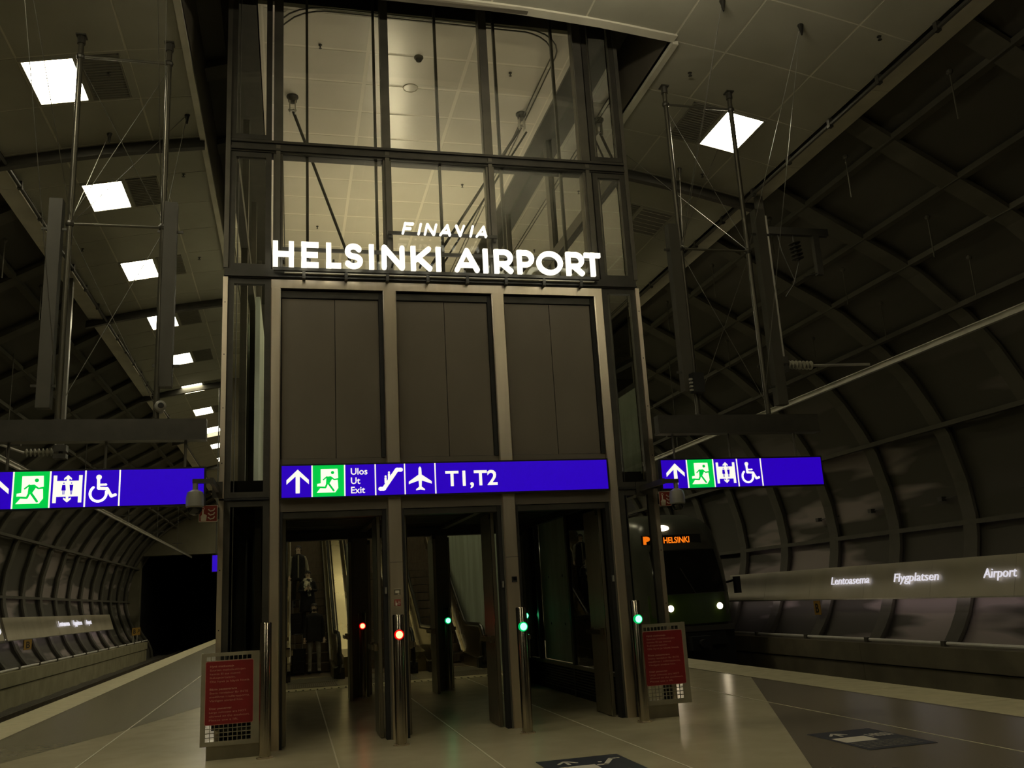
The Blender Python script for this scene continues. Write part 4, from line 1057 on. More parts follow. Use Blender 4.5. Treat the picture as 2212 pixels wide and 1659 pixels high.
# small stickers and fittings on the middle posts
s1 = thing('post_sticker', 'small pale notice label high on the second doorway post', 'sticker', (1.28, FY-.002, 1.70), 'stickers on the doorway posts')
MB().box(1.245, 1.325, FY-.003, FY-.0005, 1.70, 1.765).build('plate', M_DOOR, s1)
m = MB(); m.prism([(0, 0), (.05, 0), (.05, .03), (0, .03)], front(1.258, FY-.003, 1.722), 0, .002); m.prism([(.03, -.018), (.05, -.018), (.05, -.01), (.03, -.01)], front(1.258, FY-.003, 1.722), 0, .002)
m.box(1.245, 1.325, FY-.005, FY-.003, 1.775, 1.779); m.build('print', M_PALE, s1)
s2 = thing('post_sticker', 'small dark red hand and flames label above the red lamp pole', 'sticker', (1.28, FY-.002, 1.56), 'stickers on the doorway posts')
MB().box(1.245, 1.325, FY-.003, FY-.0005, 1.565, 1.645).build('plate', M_FIRE, s2)
m = MB(); Mx = front(1.245, FY-.003, 1.565)
m.prism([(.012, .004), (.034, .004), (.037, .035), (.026, .04), (.022, .068), (.014, .068), (.012, .035)], Mx, 0, .002)
for y0 in (.018, .036, .054): m.stroke([(.045, y0+.008), (.055, y0), (.072, y0+.006)], .007, Mx, 0, .002)
m.build('print', M_PALE, s2)
rd = thing('card_reader', 'small black square reader on the third doorway post', 'card reader', (2.80, FY, 1.78))
MB().cbox(2.765, 2.835, FY-.02, FY-.0005, 1.78, 1.85, .006).build('body', M_BLACK, rd)
MB().box(2.78, 2.82, FY-.022, FY-.02, 1.80, 1.84).build('screen', M_TRAINB, rd)
MB().box(2.70, 2.87, FY-.003, FY-.0005, 2.10, 2.104).build('post_seam', M_BLACK, tower)
MB().box(1.20, 1.36, FY-.003, FY-.0005, 2.10, 2.104).build('post_seam', M_BLACK, tower)

# ---- notice blades with perforated plates
RED_LINES = [('Hyvä matkustaja', 1), ('Suurten matkalaukkujen', 0), ('kanssa EI saa mennä', 0), ('liukuportaisiin.', 0), ('Ole hyvä ja käytä hissiä.', 0), None,
             ('Bästa passagerare', 1), ('Stora resväskor får INTE', 0), ('medföras i rulltrapporna.', 0), ('Vänligen använd hiss.', 0), None,
             ('Dear passenger', 1), ('Large suitcases are NOT', 0), ('allowed on the escalators.', 0), ('Please use a lift.', 0)]
def blade(x0, x1, z0, z1, rx0, rx1, rz0, rz1, px0, px1, label):
    y = 11.20
    t = thing('notice_blade', label, 'notice stand', ((x0+x1)/2, y, 0), 'perforated notice blades')
    nx = 10; gx0, gx1 = x0+.055, x1-.10; p = (gx1-gx0)/nx
    m = MB()
    def rect(a, b, c, d): m.box(a, b, y, y+.012, c, d)
    zt0, zt1 = z1-.085, z1-.04; zb1 = rz0+.004; nb = 4; q = .045; zb0 = zb1-nb*q
    rect(x0, x1, zt1, z1); rect(x0, x1, z0, zb0); rect(x0, gx0, zb0, zt1); rect(gx1, x1, zb0, zt1); rect(gx0, gx1, zb1, zt0)
    for i in range(1, nx): rect(gx0+i*p-.004, gx0+i*p+.004, zt0, zt1); rect(gx0+i*p-.004, gx0+i*p+.004, zb0, zb1)
    for j in range(1, nb): rect(gx0, gx1, zb0+j*q-.004, zb0+j*q+.004)
    m.build('perforated_plate', M_PLATE, t)
    m = MB(); m.box(x0, x0+.012, y+.012, y+.10, z0, z1); m.box(x1-.012, x1, y+.012, y+.10, z0, z1); m.build('returns', M_PLATE, t)
    MB().cbox(px0, px1, y+.03, y+.42, 0, z0+.02, .01).build('pedestal', M_DOOR, t)
    MB().box(px0+.05, px1-.05, y+.06, y+.36, z0+.16, z1-.12).build('core', M_BLACK, t) if x0 < 0 else MB().box(px0+.05, px1-.12, y+.06, y+.30, z0+.35, z1-.12).build('core', M_BLACK, t)
    def rrect(a, b, c, d, r): return arc(b-r, d-r, r, r, 0, 90, 4)+arc(a+r, d-r, r, r, 90, 180, 4)+arc(a+r, c+r, r, r, 180, 270, 4)+arc(b-r, c+r, r, r, 270, 360, 4)
    Mx = front(0, y, 0)
    m = MB(); m.prism(rrect(rx0, rx1, rz0, rz1, .02), Mx, 0.001, .004); b = m.build('notice_border', M_PINK, t)
    m = MB(); m.prism(rrect(rx0+.006, rx1-.006, rz0+.006, rz1-.006, .016), Mx, 0.004, .006); rp = m.build('notice_plate', M_RED, t)
    n = len(RED_LINES); hgt = (rz1-rz0-.07)/n
    for i, ln in enumerate(RED_LINES):
        if not ln: continue
        m = MB(); text(m, ln[0], front(rx0+.05, y-.006, rz1-.035-(i+.8)*hgt), hgt*.52, width=min(.0195*len(ln[0])*.9, rx1-rx0-.09), z0=0, z1=.001, bold=.02 if ln[1] else .004)
        m.build('text_line', M_PINK, rp)
blade(-1.0, -.352, .150, 1.158, -.955, -.425, .375, 1.068, -.935, -.355, 'grey perforated blade with a dark red notice, left foot of the tower')
blade(4.343, 4.975, .160, 1.155, 4.378, 4.925, .395, 1.065, 4.345, 4.80, 'grey perforated blade with a dark red notice, right foot of the tower')

# ---- floor decals
def decal(x0, x1, y0, y1, kind, label):
    t = thing('floor_decal', label, 'floor sticker', ((x0+x1)/2, (y0+y1)/2, .003), 'slate floor decals')
    MB().box(x0, x1, y0, y1, .0035, .0065).build('plate', M_DECAL, t)
    Mx = frame((0, 0, .0065), (1, 0, 0), (0, 1, 0)); w = x1-x0; h = y1-y0
    m = MB()
    ax, ay = x0+w*.30, y0+h*.86
    m.stroke([(ax-.09, ay-.09), (ax, ay+.03), (ax+.09, ay-.09)], .032, Mx, 0, .001); m.stroke([(ax, ay+.03), (ax, ay-.16)], .032, Mx, 0, .001, 'none')
    m.build('arrow', M_PALE, t)
    m = MB()
    if kind == 1:
        m.stroke([(x0+w*.60, y0+h*.60), (x0+w*.68, y0+h*.60), (x0+w*.84, y0+h*.82), (x0+w*.92, y0+h*.82)], .05, Mx, 0, .001)
        m.disc((x0+w*.66, y0+h*.72), .02, Mx, 0, .001); m.build('escalator_icon', M_PALE, t)
    else:
        text(m, 'HISSI', frame((x0+w*.62, y0+h*.56, .0065), (1, 0, 0), (0, 1, 0)), .17, width=.25, z0=0, z1=.001, bold=.02); m.build('lettering', M_PALE, t)
    m = MB(); m.prism([(x0+w*.06, y0+h*.40), (x0+w*.56, y0+h*.40), (x0+w*.56, y0+h*.64), (x0+w*.06, y0+h*.64)], Mx, 0, .001); m.build('pale_field', M_PALE, t)
    for i in range(5):
        m = MB(); yy = y0+h*(.33-.06*i); x = x0+w*.07
        rnd = random.Random(i+kind)
        while x < x0+w*.86:
            l = rnd.uniform(.03, .08); m.prism([(x, yy), (x+l, yy), (x+l, yy+.022), (x, yy+.022)], Mx, 0, .0008); x += l+.014
        m.build('print_line', M_PLATE, t, kind='stuff')
decal(2.33, 3.17, 7.95, 9.10, 1, 'slate floor decal at the bottom edge of the photo with arrow and escalator icon')
decal(5.30, 6.05, 7.98, 9.08, 2, 'slate floor decal on the dark paving right with pale field and small print')

# ================================================================ STATION BOARDS ON THE VAULT WALLS
def board(s, y0, y1, words, label, th):
    """leaning board along a vault wall; words: (text, y start, width)"""
    fx2 = (lambda x: x) if s > 0 else (lambda x: 2*XC-x)
    xb, xt, zb, zt = 13.60, 13.84, 1.08, 1.87
    t = thing('station_board', label, 'sign board', (fx2(xb), y0, zb), 'beige station boards')
    y = y0; n = round((y1-y0)/2.57); st = (y1-y0)/n
    for k in range(n):
        a, b = y0+k*st+.004, y0+(k+1)*st-.004
        P = [(fx2(xb), a, zb), (fx2(xb), b, zb), (fx2(xb+.06), b, zb), (fx2(xb+.06), a, zb)]
        Q = [(fx2(xt), a, zt), (fx2(xt), b, zt), (fx2(xt+.06), b, zt), (fx2(xt+.06), a, zt)]
        MB().hexa(P, Q).build('board_panel', M_BOARD, t)
    MB().box(min(fx2(xb-.01), fx2(xb+.07)), max(fx2(xb-.01), fx2(xb+.07)), y0, y1, zb-.03, zb).build('bottom_edge', M_SILV, t)
    MB().box(min(fx2(xb+.08), fx2(xb+.13)), max(fx2(xb+.08), fx2(xb+.13)), y0+.2, y1-.2, zb+.02, zb+.05).build('added_under_light', M_ULIT, t)  # added light tube behind the lower edge, brightens the wall and pipe
    up = Vector((fx2(xt)-fx2(xb), 0, zt-zb)).normalized(); rgt = Vector((0, -1, 0)) if s > 0 else Vector((0, 1, 0))
    for body, ys, wdt in words:
        f = (1.42-zb)/(zt-zb); o = Vector((fx2(xb+(xt-xb)*f), ys, 1.42))
        n_ = rgt.cross(up); o = o+n_*.05
        m = MB(); text(m, body, frame(o, rgt, up), th, width=wdt, z0=-.008, z1=.010, bold=.0)
        m.build('lettering', M_BLET, t)
    return t
board(1, 5.3, 27.2, (('Lentoasema', 21.25, 1.62), ('Flygplatsen', 18.68, 1.52), ('Airport', 15.82, .88)), 'long beige station board with white words on the right wall', .205)
board(-1, 35.6, 55.2, (('Lentoasema', 43.1, 1.95), ('Flygplatsen', 45.8, 1.75), ('Airport', 48.5, 1.2)), 'long beige station board with white words on the far left wall', .24)
# framed poster left of the left board
pt = thing('framed_poster', 'pale framed poster on the left wall cut by the photo edge', 'poster', (-9.66, 33, 1.05))
m = MB(); up = Vector((-.24, 0, .79)).normalized(); Mx = frame((-9.60, 31.2, 1.02), (0, 1, 0), up)
m.prism([(0, 0), (4.1, 0), (4.1, .84), (0, .84)], Mx, -.04, 0); m.build('poster_frame', M_MULL, pt)
m = MB(); m.prism([(.08, .07), (4.02, .07), (4.02, .77), (.08, .77)], Mx, 0.0, .006); m.build('poster_sheet', M_BOARD, pt)
m = MB(); m.stroke([(3.3, .42), (3.55, .50), (3.8, .48), (3.86, .40), (3.7, .33), (3.45, .35)], .06, Mx, .006, .012, closed=True)
m.build('poster_mark', M_BLET, pt)
# letter plates
def b_sign(s, y, label, z=.68):
    fx2 = (lambda x: x) if s > 0 else (lambda x: 2*XC-x)
    x = 13.50
    t = thing('platform_letter_sign', label, 'sign', (fx2(x), y, z), 'yellow platform letter signs')
    rgt = Vector((0, -1, 0)) if s > 0 else Vector((0, 1, 0)); Mx = frame((fx2(x), y, z), rgt, (0, 0, 1))
    w = .30 if s > 0 else 1.0
    m = MB(); m.prism([(0, 0), (w, 0), (w, .36), (0, .36)], Mx, -.02, 0); m.build('plate', M_YEL, t)
    m = MB(); text(m, 'B', Mx @ Matrix.Translation((w*.25, .06, 0)), .24, width=w*.5, z0=0, z1=.004, bold=.02); m.build('letter', M_BLACK, t)
    m = MB().box(min(fx2(x+.02), fx2(x+.07)), max(fx2(x+.02), fx2(x+.07)), y-.2 if s > 0 else y+.1, y-.1 if s > 0 else y+.2, z+.1, z+.36); m.build('bracket', M_DARK, t)
b_sign(1, 21.95, 'yellow plate with black letter B under the right station board')
b_sign(-1, 37.3, 'yellow plate with black letter B under the left station board')
t = thing('stop_sign_board', 'small yellow plate on two pale posts at the far left wall end', 'sign', (-8.9, 58, .13))
for y in (57.2, 58.6): MB().tube([(-8.9, y, .13), (-8.9, y, .75)], .035, 8).build('post', M_SILV, t)
Mx = frame((-8.86, 56.6, .62), (0, 1, 0), (0, 0, 1))
m = MB(); m.prism([(0, 0), (2.9, 0), (2.9, .42), (0, .42)], Mx, -.02, 0); m.build('plate', M_YEL, t)
m = MB(); text(m, 'B', Mx @ Matrix.Translation((.4, .1, 0)), .25, width=.8, z0=0, z1=.004, bold=.02); m.stroke([(1.9, .12), (2.2, .3), (2.5, .3), (2.6, .22), (2.2, .2)], .06, Mx, 0, .004); m.build('letter', M_BLACK, t)

# ================================================================ OVERHEAD LINE
for s, lb in ((1, 'long pale overhead conductor rail above the right track'), (-1, 'long pale overhead conductor rail above the left track')):
    x = XC+s*8.5; z = 5.29
    t = thing('conductor_rail', lb, 'overhead conductor', (x, 10, z), 'overhead conductor rails')
    m = MB(); m.box(x-.045, x+.045, YN, 64, z+.085, z+.10); m.box(x-.012, x+.012, YN, 64, z+.02, z+.085); m.box(x-.035, x+.035, YN, 64, z-.01, z+.03); m.build('profile', M_SILV, t)
    y = 6.3
    while y < 60:
        if abs(y-(14.6 if s > 0 else 19.8)) > 3:
            m = MB().tube([(x, y, z+.1), (x, y, z+.42)], .022, 8); m.beam((x-.3, y, z+.42), (x+.3, y, z+.42), .05, .04); m.build('rail_clamp', M_DARK, t)
            zt = [zz for (xx, zz) in PROF if xx > 8.7][-1]
            MB().tube([(x, y, z+.44), (x, y, 7.95 if True else zt)], .012, 6).build('drop_rod', M_RIB, t)
        y += 8.3
def insulator(m, p, d, n, r):
    p = Vector(p); d = Vector(d).normalized(); a = d.cross(Vector((0, 1, 0))).normalized()
    Mx = frame(p, a, d.cross(a)); L = n*.075
    pr = [(.035, 0)]
    for k in range(n): pr += [(.035, k*.075+.01), (r, k*.075+.03), (r*.9, k*.075+.045), (.035, k*.075+.055)]
    Mx = Matrix((a, d.cross(a), d)).transposed().to_4x4(); Mx.translation = p
    m.lathe(pr+[(.035, L)], Mx, 14); return p+d*L
def cat_post(x, y, ztop, zbot, s, lb, extra):
    t = thing('overhead_line_post', lb, 'overhead line support', (x, y, zbot), 'drop posts of the overhead line')
    MB().box(x-.07, x+.05, y-.06, y+.06, zbot, ztop).build('post', M_MULL, t)
    MB().box(x+(.05 if s > 0 else -.10), x+(.08 if s > 0 else -.07), y-.065, y+.065, zbot, ztop-.4).build('bright_flange', M_SILV, t)
    m = MB().box(x-.12, x+.12, y-.1, y+.1, zbot-.10, zbot+.03); m.box(x-.12, x+.12, y-.1, y+.1, zbot-.24, zbot-.15); m.tube([(x, y, zbot-.24), (x, y, zbot)], .04, 8); m.build('clamp', M_DARK, t)
    m = MB(); e = insulator(m, (x+s*.14, y, zbot-.1), (s, 0, -.02), 7, .085); m.build('insulator', M_INS, t, smooth=True)
    MB().tube([e, (XC+s*8.42, y, 5.42)], .025, 8).build('steady_arm', M_SILV, t)
    if extra:
        MB().box(x, x+1.35, y-.05, y+.05, 7.93, 8.07).build('bracket_arm', M_DARK, t)
        MB().box(x+1.02, x+1.14, y-.05, y+.05, 7.15, 7.93).build('hanging_box', M_DARK, t)
        m = MB(); insulator(m, (x+.62, y, 7.80), (.12, 0, -1), 5, .12); m.build('insulator', M_DARK, t, smooth=True)
        MB().tube([(x+.62, y, 7.93), (x+.62, y, 7.80)], .02, 6).build('hook', M_DARK, t)
        MB().tube([(x+.68, y, 7.42), (x+.5, y, 6.95), (x+.3, y, 6.7)], .012, 6).build('feeder_wire', M_DARK, t)
        MB().tube([(x+.30, y, 7.93), (x+.34, y, 7.6), (x+.55, y, 6.98)], .010, 6).build('feeder_wire', M_DARK, t)
        MB().tube([(x+.72, y, 7.1), (x+1.08, y, 7.2)], .010, 6).build('feeder_wire', M_DARK, t)
cat_post(8.56, 14.0, 8.68, 5.50, 1, 'drop post with stacked insulators at the right ceiling edge', True)
cat_post(-4.55, 19.5, 8.66, 5.05, -1, 'drop post with a ribbed insulator at the left ceiling edge', False)

# ================================================================ TRAIN
TX, TY, TW = 10.50, 22.95, 1.60
tr = thing('commuter_train', 'dark commuter train with lit headlamps arriving at the right platform', 'train', (TX, TY, -.7))
def fy(x, z):                                              # front surface depth behind the nose
    u = abs(x)/TW; v = max(0.0, z-1.25)
    return TY+0.10*u*u+1.7*u**7+.22*v**1.6+(.30*max(0, .62-z))
def outline(th):
    c, s_ = math.cos(th), math.sin(th); zc_, hh = 2.02, 1.66
    n = 4.6
    x = TW*math.copysign(abs(c)**(2/n), c); z = zc_+hh*math.copysign(abs(s_)**(2/(2.9 if s_ > 0 else 5)), s_)
    return x, z
m = MB(); NT = 56; NR = 12
m.v.append((TX, fy(0, 2.0), 2.0))
for r in range(1, NR+1):
    q = (r/NR)**.8
    for k in range(NT):
        x, z = outline(2*PI*k/NT); x *= q; z = 2.0+(z-2.0)*q
        e = .9*max(0, q-.8)**2/.04
        m.v.append((TX+x, fy(x, z)+e*(.35+.5*max(0, z-2.6)), z))
for k in range(NT): m.f.append((0, 1+(k+1) % NT, 1+k)); m.m.append(0)
for r in range(1, NR):
    for k in range(NT):
        a = 1+(r-1)*NT; b = 1+r*NT; m.f.append((a+k, a+(k+1) % NT, b+(k+1) % NT, b+k)); m.m.append(0)
last = 1+(NR-1)*NT; cur = last
for yy in (27.0, 30.0, 45.0, 64.0):
    nb = len(m.v)
    for k in range(NT):
        x, z = outline(2*PI*k/NT); m.v.append((TX+x, yy, z))
    for k in range(NT): m.f.append((cur+k, cur+(k+1) % NT, nb+(k+1) % NT, nb+k)); m.m.append(0)
    cur = nb
body = m.build('body', M_TRAINW, tr, smooth=True)
def patch(x0, x1, z0, z1, mt, name, parent, off=.015, n=10, shape=None, smooth=True):
    m = MB()
    for i in range(n+1):
        for j in range(n+1):
            u, v = i/n, j/n; z = z0+(z1-z0)*v; sh_ = shape(v) if shape else 1.0
            x = (x0+x1)/2+(x1-x0)*(u-.5)*sh_
            e = 0
            m.v.append((TX+x, fy(x, z)-off-.004, z))
    nb = len(m.v)
    m.v += [(x, y+off*2.2, z) for x, y, z in m.v[:nb]]
    N = n+1
    for i in range(n):
        for j in range(n):
            a = i*N+j; m.f.append((a, a+N, a+N+1, a+1)); m.m.append(0)
    rim = [i*N for i in range(N)]+[n*N+j for j in range(1, N)]+[i*N+n for i in range(n-1, -1, -1)]+[j for j in range(n-1, 0, -1)]
    for i in range(len(rim)):
        a, b = rim[i], rim[(i+1) % len(rim)]; m.f.append((b, a, a+nb, b+nb)); m.m.append(0)
    return m.build(name, mt, parent, smooth=smooth)
ws_ = patch(-1.02, 1.02, 1.42, 2.58, M_TRAINB, 'windscreen', tr, shape=lambda v: 1.0-.06*v)
MB().tube([(TX+.1, fy(0, 1.45)-.05, 1.40), (TX-.25, fy(0, 1.9)-.05, 2.1)], .012, 6).build('wiper', M_DARK, ws_)
patch(-.98, .98, 2.60, 3.18, M_TRAIND, 'display_hood', tr, shape=lambda v: .96-.25*v)
patch(-1.18, 1.18, .62, 1.40, M_TRAING, 'front_panel', tr, off=.012)
m = MB(); yy = fy(0, 2.86)-.045
MB().box(TX-1.15, TX+.62, yy+.004, yy+.03, 2.76, 3.02).build('display_panel', M_BLACK, tr)
text(m, 'HELSINKI', front(TX-.50, yy, 2.80), .165, width=.77, bold=.02, z0=0, z1=.004); text(m, 'P', front(TX-1.10, yy, 2.80), .19, width=.20, bold=.08, z0=0, z1=.004)
m.build('display_text', M_ORANGE, tr)
for x, z, r in ((-.66, 1.045, .085), (.78, 1.045, .085)):
    MB().lathe([(r+.02, -.05), (r+.02, .0), (r, .01)], frame((TX+x, fy(x, z)-.02, z), (1, 0, 0), (0, 0, 1)), 16).build('lamp_bezel', M_TRAIND, tr)
    MB().lathe([(r, -.02), (r, .018), (r*.6, .03), (.002, .034)], frame((TX+x, fy(x, z)-.02, z), (1, 0, 0), (0, 0, 1)), 16).build('headlamp', M_HEAD, tr)
MB().ball((TX-.42, fy(0, 3.22)-.03, 3.22), .10, 12, 8, (2.0, .5, .85)).build('top_lamp', M_HEAD, tr)
m = MB().box(TX-1.25, TX+1.25, TY+.25, TY+3.0, -.55, .40); m.box(TX-.9, TX+.9, TY+.05, TY+.4, .05, .42); m.build('underframe', M_BLACK, tr)
m = MB().box(TX-.28, TX+.28, TY-.35, TY+.3, -.05, .30); m.tube([(TX, TY-.5, .12), (TX, TY+.2, .12)], .11, 10); m.build('coupler', M_BLACK, tr)
m = MB().box(TX-1.0, TX+1.15, TY+.0, TY+.12, .42, .56); m.build('bumper', M_TRAIND, tr)
m = MB().tube([(TX+1.25, TY+.75, 1.62), (TX+1.52, TY+.35, 1.72)], .03, 8); m.box(TX+1.46, TX+1.60, TY+.25, TY+.42, 1.35, 1.80); m.build('side_mirror', M_BLACK, tr)
for s in (-1, 1):
    for k in range(9):
        y = 28.2+k*3.6; x = TX+s*1.612
        MB().box(min(x, x-s*.04), max(x, x-s*.04), y, y+2.4, 1.55, 2.6).build('side_window', M_TRAINB, tr)
for y in (26.5, 30.5, 44, 48, 60):
    for s in (-1, 1):
        MB().lathe([(.42, -.06), (.42, .06)], frame((TX+s*.76, y, -.28), (0, 1, 0), (0, 0, 1)), 20).build('wheel', M_RAIL, tr)

# ================================================================ PEOPLE ON THE LEFT ESCALATOR
def skin_mesh(name, verts, edges, radii, mats, pick, parent, sub=2):
    me = bpy.data.meshes.new(name); me.from_pydata(verts, edges, []); me.update()
    o = bpy.data.objects.new(name, me); COL.objects.link(o)
    sk = o.modifiers.new('skin', 'SKIN'); sk.use_smooth_shade = True; sk.branch_smoothing = .3
    d = me.skin_vertices[0].data
    for i, r in enumerate(radii): d[i].radius = r if isinstance(r, tuple) else (r, r)
    d[0].use_root = True
    s_ = o.modifiers.new('sub', 'SUBSURF'); s_.levels = sub; s_.render_levels = sub
    dg = bpy.context.evaluated_depsgraph_get(); dg.update()
    nm = bpy.data.meshes.new_from_object(o.evaluated_get(dg))
    bpy.data.objects.remove(o); bpy.data.meshes.remove(me)
    nm.materials.clear()
    for k in mats: nm.materials.append(k)
    for p in nm.polygons:
        p.material_index = pick(p.center); p.use_smooth = True
    nm.name = name
    ob = bpy.data.objects.new(name, nm); COL.objects.link(ob)
    if parent is not None: ob.parent = parent
    ORG[ob.name] = ORG[parent.name].copy() if parent else Vector((0, 0, 0))
    return ob
def person(loc, H, label, coat, trousers, hood, scarf, armL, armR, coat_len, hairlen, beard=False, turn=0.0, shell=None):
    """figure facing -Y (towards the camera); built at the origin of its empty"""
    t = thing('person', label, 'person', loc, 'people riding the left escalator down'); t.rotation_euler = (0, 0, turn)
    k = H/1.78; L = Vector(loc)
    P = [(0, 0, .96), (0, .01, 1.12), (0, .0, 1.30), (0, .01, 1.44), (0, 0, 1.54), (0, -.01, 1.60), (0, -.015, 1.69), (0, 0, 1.755),       # 0-7 spine, neck, head
         (.10, 0, .90), (.115, -.02, .50), (.12, .02, .10), (.13, -.10, .045), (.13, -.18, .035),                                        # 8-12 left leg
         (-.10, 0, .90), (-.115, -.03, .50), (-.12, 0, .10), (-.13, -.12, .045), (-.13, -.20, .035),                                     # 13-17 right leg
         (.17, .01, 1.43), armL[0], armL[1], armL[2], (-.17, .01, 1.43), armR[0], armR[1], armR[2]]
    Rr = [(.155, .11), (.14, .105), (.16, .115), (.13, .09), (.055, .06), (.062, .07), (.082, .098), (.06, .07),
          .092, .064, .05, .048, .036, .092, .064, .05, .048, .036, .075, .052, .038, .03, .075, .052, .038, .03]
    Ed = [(0, 1), (1, 2), (2, 3), (3, 4), (4, 5), (5, 6), (6, 7), (0, 8), (8, 9), (9, 10), (10, 11), (11, 12), (0, 13), (13, 14), (14, 15), (15, 16), (16, 17),
          (3, 18), (18, 19), (19, 20), (20, 21), (3, 22), (22, 23), (23, 24), (24, 25)]
    V = [(x*k, y*k, z*k) for x, y, z in P]
    hl, hr_ = Vector(V[21]), Vector(V[25])
    def pick(c):
        if c.z > 1.50*k and abs(c.x) < .14*k: return 0
        if (c-hl).length < .045*k or (c-hr_).length < .045*k: return 0
        if c.z < .075*k: return 3
        if c.z < .92*k and abs(c.x) < .24*k and (c-hl).length > .3*k*(0 if True else 1): return 2 if (c-hl).length > .10 and (c-hr_).length > .10 else 1
        return 1
    skin_mesh('body', V, Ed, [tuple(q*k for q in r) if isinstance(r, tuple) else r*k for r in Rr], [M_SKIN, coat, trousers, M_BLACK], pick, t)
    O = L
    def mk(): return MB()
    def put(m, name, mt, smooth=True, parent=t):
        m.v = [(x*k+O.x, y*k+O.y, z*k+O.z) for x, y, z in m.v]
        return m.build(name, mt, parent, smooth=smooth)
    # face
    m = mk(); m.ball((0, -.112, 1.672), .016, 8, 6, (.8, 1.1, 1.6)); put(m, 'nose', M_SKIN)
    m = mk()
    for s in (-1, 1): m.ball((s*.032, -.098, 1.695), .011, 8, 6, (1.3, .7, .7))
    put(m, 'eyes', M_BLACK)
    m = mk(); m.ball((0, -.100, 1.632), .02, 8, 6, (1.3, .5, .35)); put(m, 'mouth', M_FIRE)
    for s in (-1, 1):
        m = mk(); m.ball((s*.083, 0, 1.675), .026, 8, 6, (.4, .7, 1.2)); put(m, 'ear', M_SKIN)
    # hair / hat
    m = mk(); base = len(m.v)
    n, rr = 18, 9
    for i in range(rr):
        ph = PI*.5*(1-i/(rr-1))
        for j in range(n):
            th = 2*PI*j/n; c = math.cos(ph); x = .097*c*math.cos(th); y = .118*c*math.sin(th)-.003; z = 1.685+.105*math.sin(ph)
            if i == rr-1: z = 1.685-(hairlen if math.sin(th) > -.35 else -.035)
            if i == rr-2 and math.sin(th) < -.35: z = max(z, 1.735)
            m.v.append((x, y, z))
    for i in range(rr-1):
        for j in range(n): m.f.append((i*n+j, i*n+(j+1) % n, (i+1)*n+(j+1) % n, (i+1)*n+j)); m.m.append(0)
    put(m, 'hat' if hood else 'hair', hood or M_HAIR)
    if beard:
        m = mk(); m.ball((0, -.070, 1.605), .052, 10, 7, (1.05, .75, .75)); put(m, 'beard', M_HAIR)
    # coat shell over the torso
    m = mk(); prof = [(.235, .155, coat_len), (.225, .150, coat_len+.12), (.20, .140, 1.0), (.185, .13, 1.15), (.20, .14, 1.32), (.215, .12, 1.42), (.185, .11, 1.475), (.11, .09, 1.515), (.065, .075, 1.54)]
    n = 20
    for a, b, z in prof:
        for j in range(n): th = 2*PI*j/n; m.v.append((a*math.cos(th), b*math.sin(th)+.005, z+(.015*math.sin(3*th) if z < 1 else 0)))
    for i in range(len(prof)-1):
        for j in range(n): m.f.append((i*n+j, i*n+(j+1) % n, (i+1)*n+(j+1) % n, (i+1)*n+j)); m.m.append(0)
    put(m, 'coat', shell or coat)
    if shell:
        m = mk(); m.tube([(0, -.115, 1.50), (0, -.145, 1.30), (0, -.15, 1.1), (0, -.16, .85)], .022, 8); put(m, 'shirt_front', coat)
    if scarf:
        m = mk(); m.tube([(.10*math.cos(a), -.0+.10*math.sin(a), 1.50+.02*math.sin(2*a)) for a in [2*PI*i/14 for i in range(15)]], .052, 8)
        m.tube([(.04, -.12, 1.48), (.06, -.17, 1.35), (.03, -.17, 1.18), (.05, -.165, 1.05)], .05, 8); m.tube([(-.04, -.12, 1.47), (-.07, -.17, 1.33), (-.05, -.17, 1.22)], .055, 8)
        m.tube([(.05, -.13, 1.44), (-.10, -.16, 1.36)], .05, 8)
        put(m, 'scarf', M_SCARF)
    # hands with five fingers each
    for s, w, e in ((1, Vector(P[21]), Vector(P[20])), (-1, Vector(P[25]), Vector(P[24]))):
        d = (w-e).normalized(); a = d.cross(Vector((0, 1, 0)))
        if a.length < .1: a = Vector((1, 0, 0))
        a.normalize(); b = d.cross(a)
        m = mk(); m.tube([w-d*.01, w+d*.03, w+d*.075], .03, 8, radii=[.024, .034, .030])
        for q in range(4):
            o = w+d*.07+a*(-.026+.017*q); ln = (.055, .065, .06, .045)[q]
            m.tube([o, o+d*ln*.55+b*.004, o+d*ln*.85+b*.02, o+d*ln*.9+b*.035], .008, 6, radii=[.0085, .008, .0075, .006])
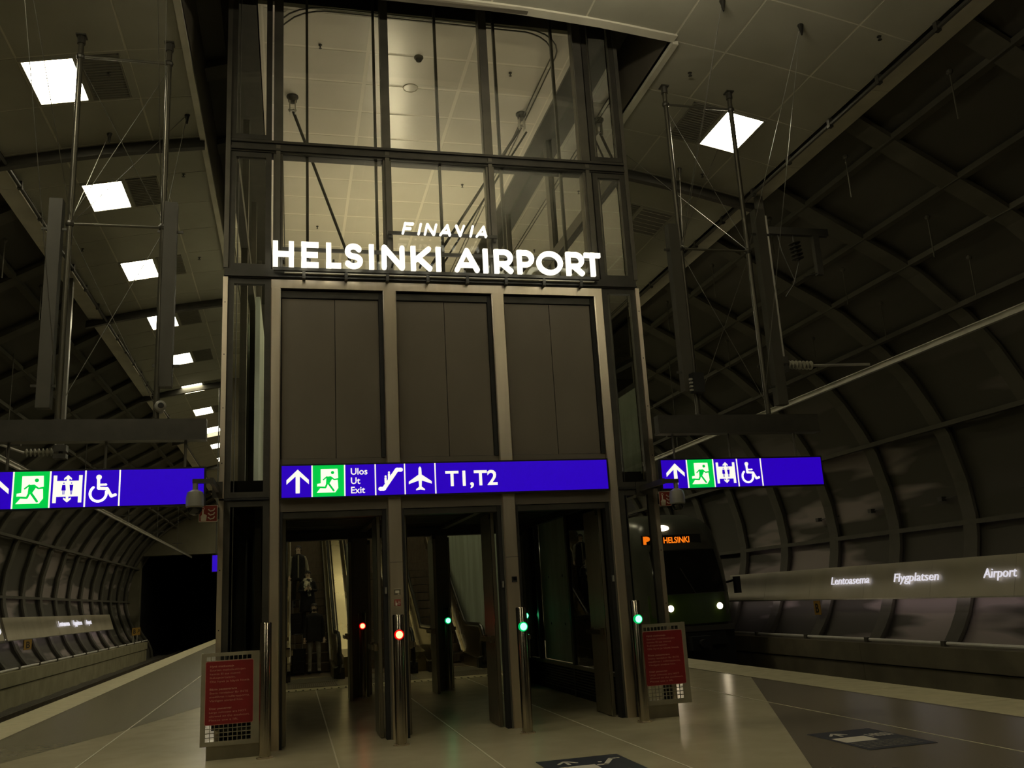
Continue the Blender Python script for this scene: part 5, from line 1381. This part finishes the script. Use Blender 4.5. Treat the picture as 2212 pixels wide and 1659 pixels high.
        o = w+d*.02+a*.03; m.tube([o, o+a*.018+d*.02+b*.008, o+a*.02+d*.045+b*.02], .009, 6, radii=[.010, .009, .007])
        put(m, 'hand', M_SKIN)
    return t
dn = ((.235, .02, 1.16), (.25, -.06, .93), (.25, -.09, .87)); dnr = tuple((-x, y, z) for x, y, z in dn)
person((.55, 23.80, .008), 1.70, 'person in black coat and grey trousers, lowest of the three on the escalator', M_COATB, M_JEANS, None, False, dn, dnr, .80, .10, beard=True)
person((.42, 25.42, .930), 1.66, 'person with a dark hat and pale checked scarf, middle of the three', M_COATB, M_COATB, M_COATB, True,
       ((.24, -.02, 1.20), (.12, -.20, 1.22), (.07, -.22, 1.26)), ((-.24, -.02, 1.20), (-.12, -.20, 1.20), (-.06, -.22, 1.24)), .62, .02)
person((.18, 26.62, 1.623), 1.73, 'person in olive coat with black waistcoat, highest of the three on the escalator', M_COATG, M_COATB, M_HAIR, False,
       ((.25, .02, 1.17), (.28, -.08, .95), (.29, -.12, .90)), dnr, .78, .05, shell=M_COATB)
def suitcase(x, y, z, w, h, label):
    t = thing('suitcase', label, 'suitcase', (x, y, z), 'suitcases on the left escalator')
    MB().cbox(x-w/2, x+w/2, y-.12, y+.12, z+.05, z+h, .03).build('shell', M_COATB, t)
    for dx in (-1, 1):
        MB().lathe([(.03, -.015), (.03, .015)], frame((x+dx*(w/2-.05), y-.08, z+.032), (0, 1, 0), (0, 0, 1)), 10).build('wheel', M_RUBBER, t)
        MB().tube([(x+dx*.09, y+.07, z+h), (x+dx*.09, y+.07, z+h+.34)], .007, 6).build('handle_tube', M_SILV, t)
    MB().tube([(x-.10, y+.07, z+h+.35), (x+.10, y+.07, z+h+.35)], .014, 8).build('grip', M_RUBBER, t)
    MB().box(x-w/2+.03, x+w/2-.03, y-.124, y-.12, z+h*.5, z+h*.53).build('zip_line', M_DARK, t)
suitcase(.17, 23.80, .006, .34, .62, 'black suitcase standing beside the lowest person')
suitcase(.12, 25.42, .93, .30, .55, 'black suitcase standing in front of the highest person')
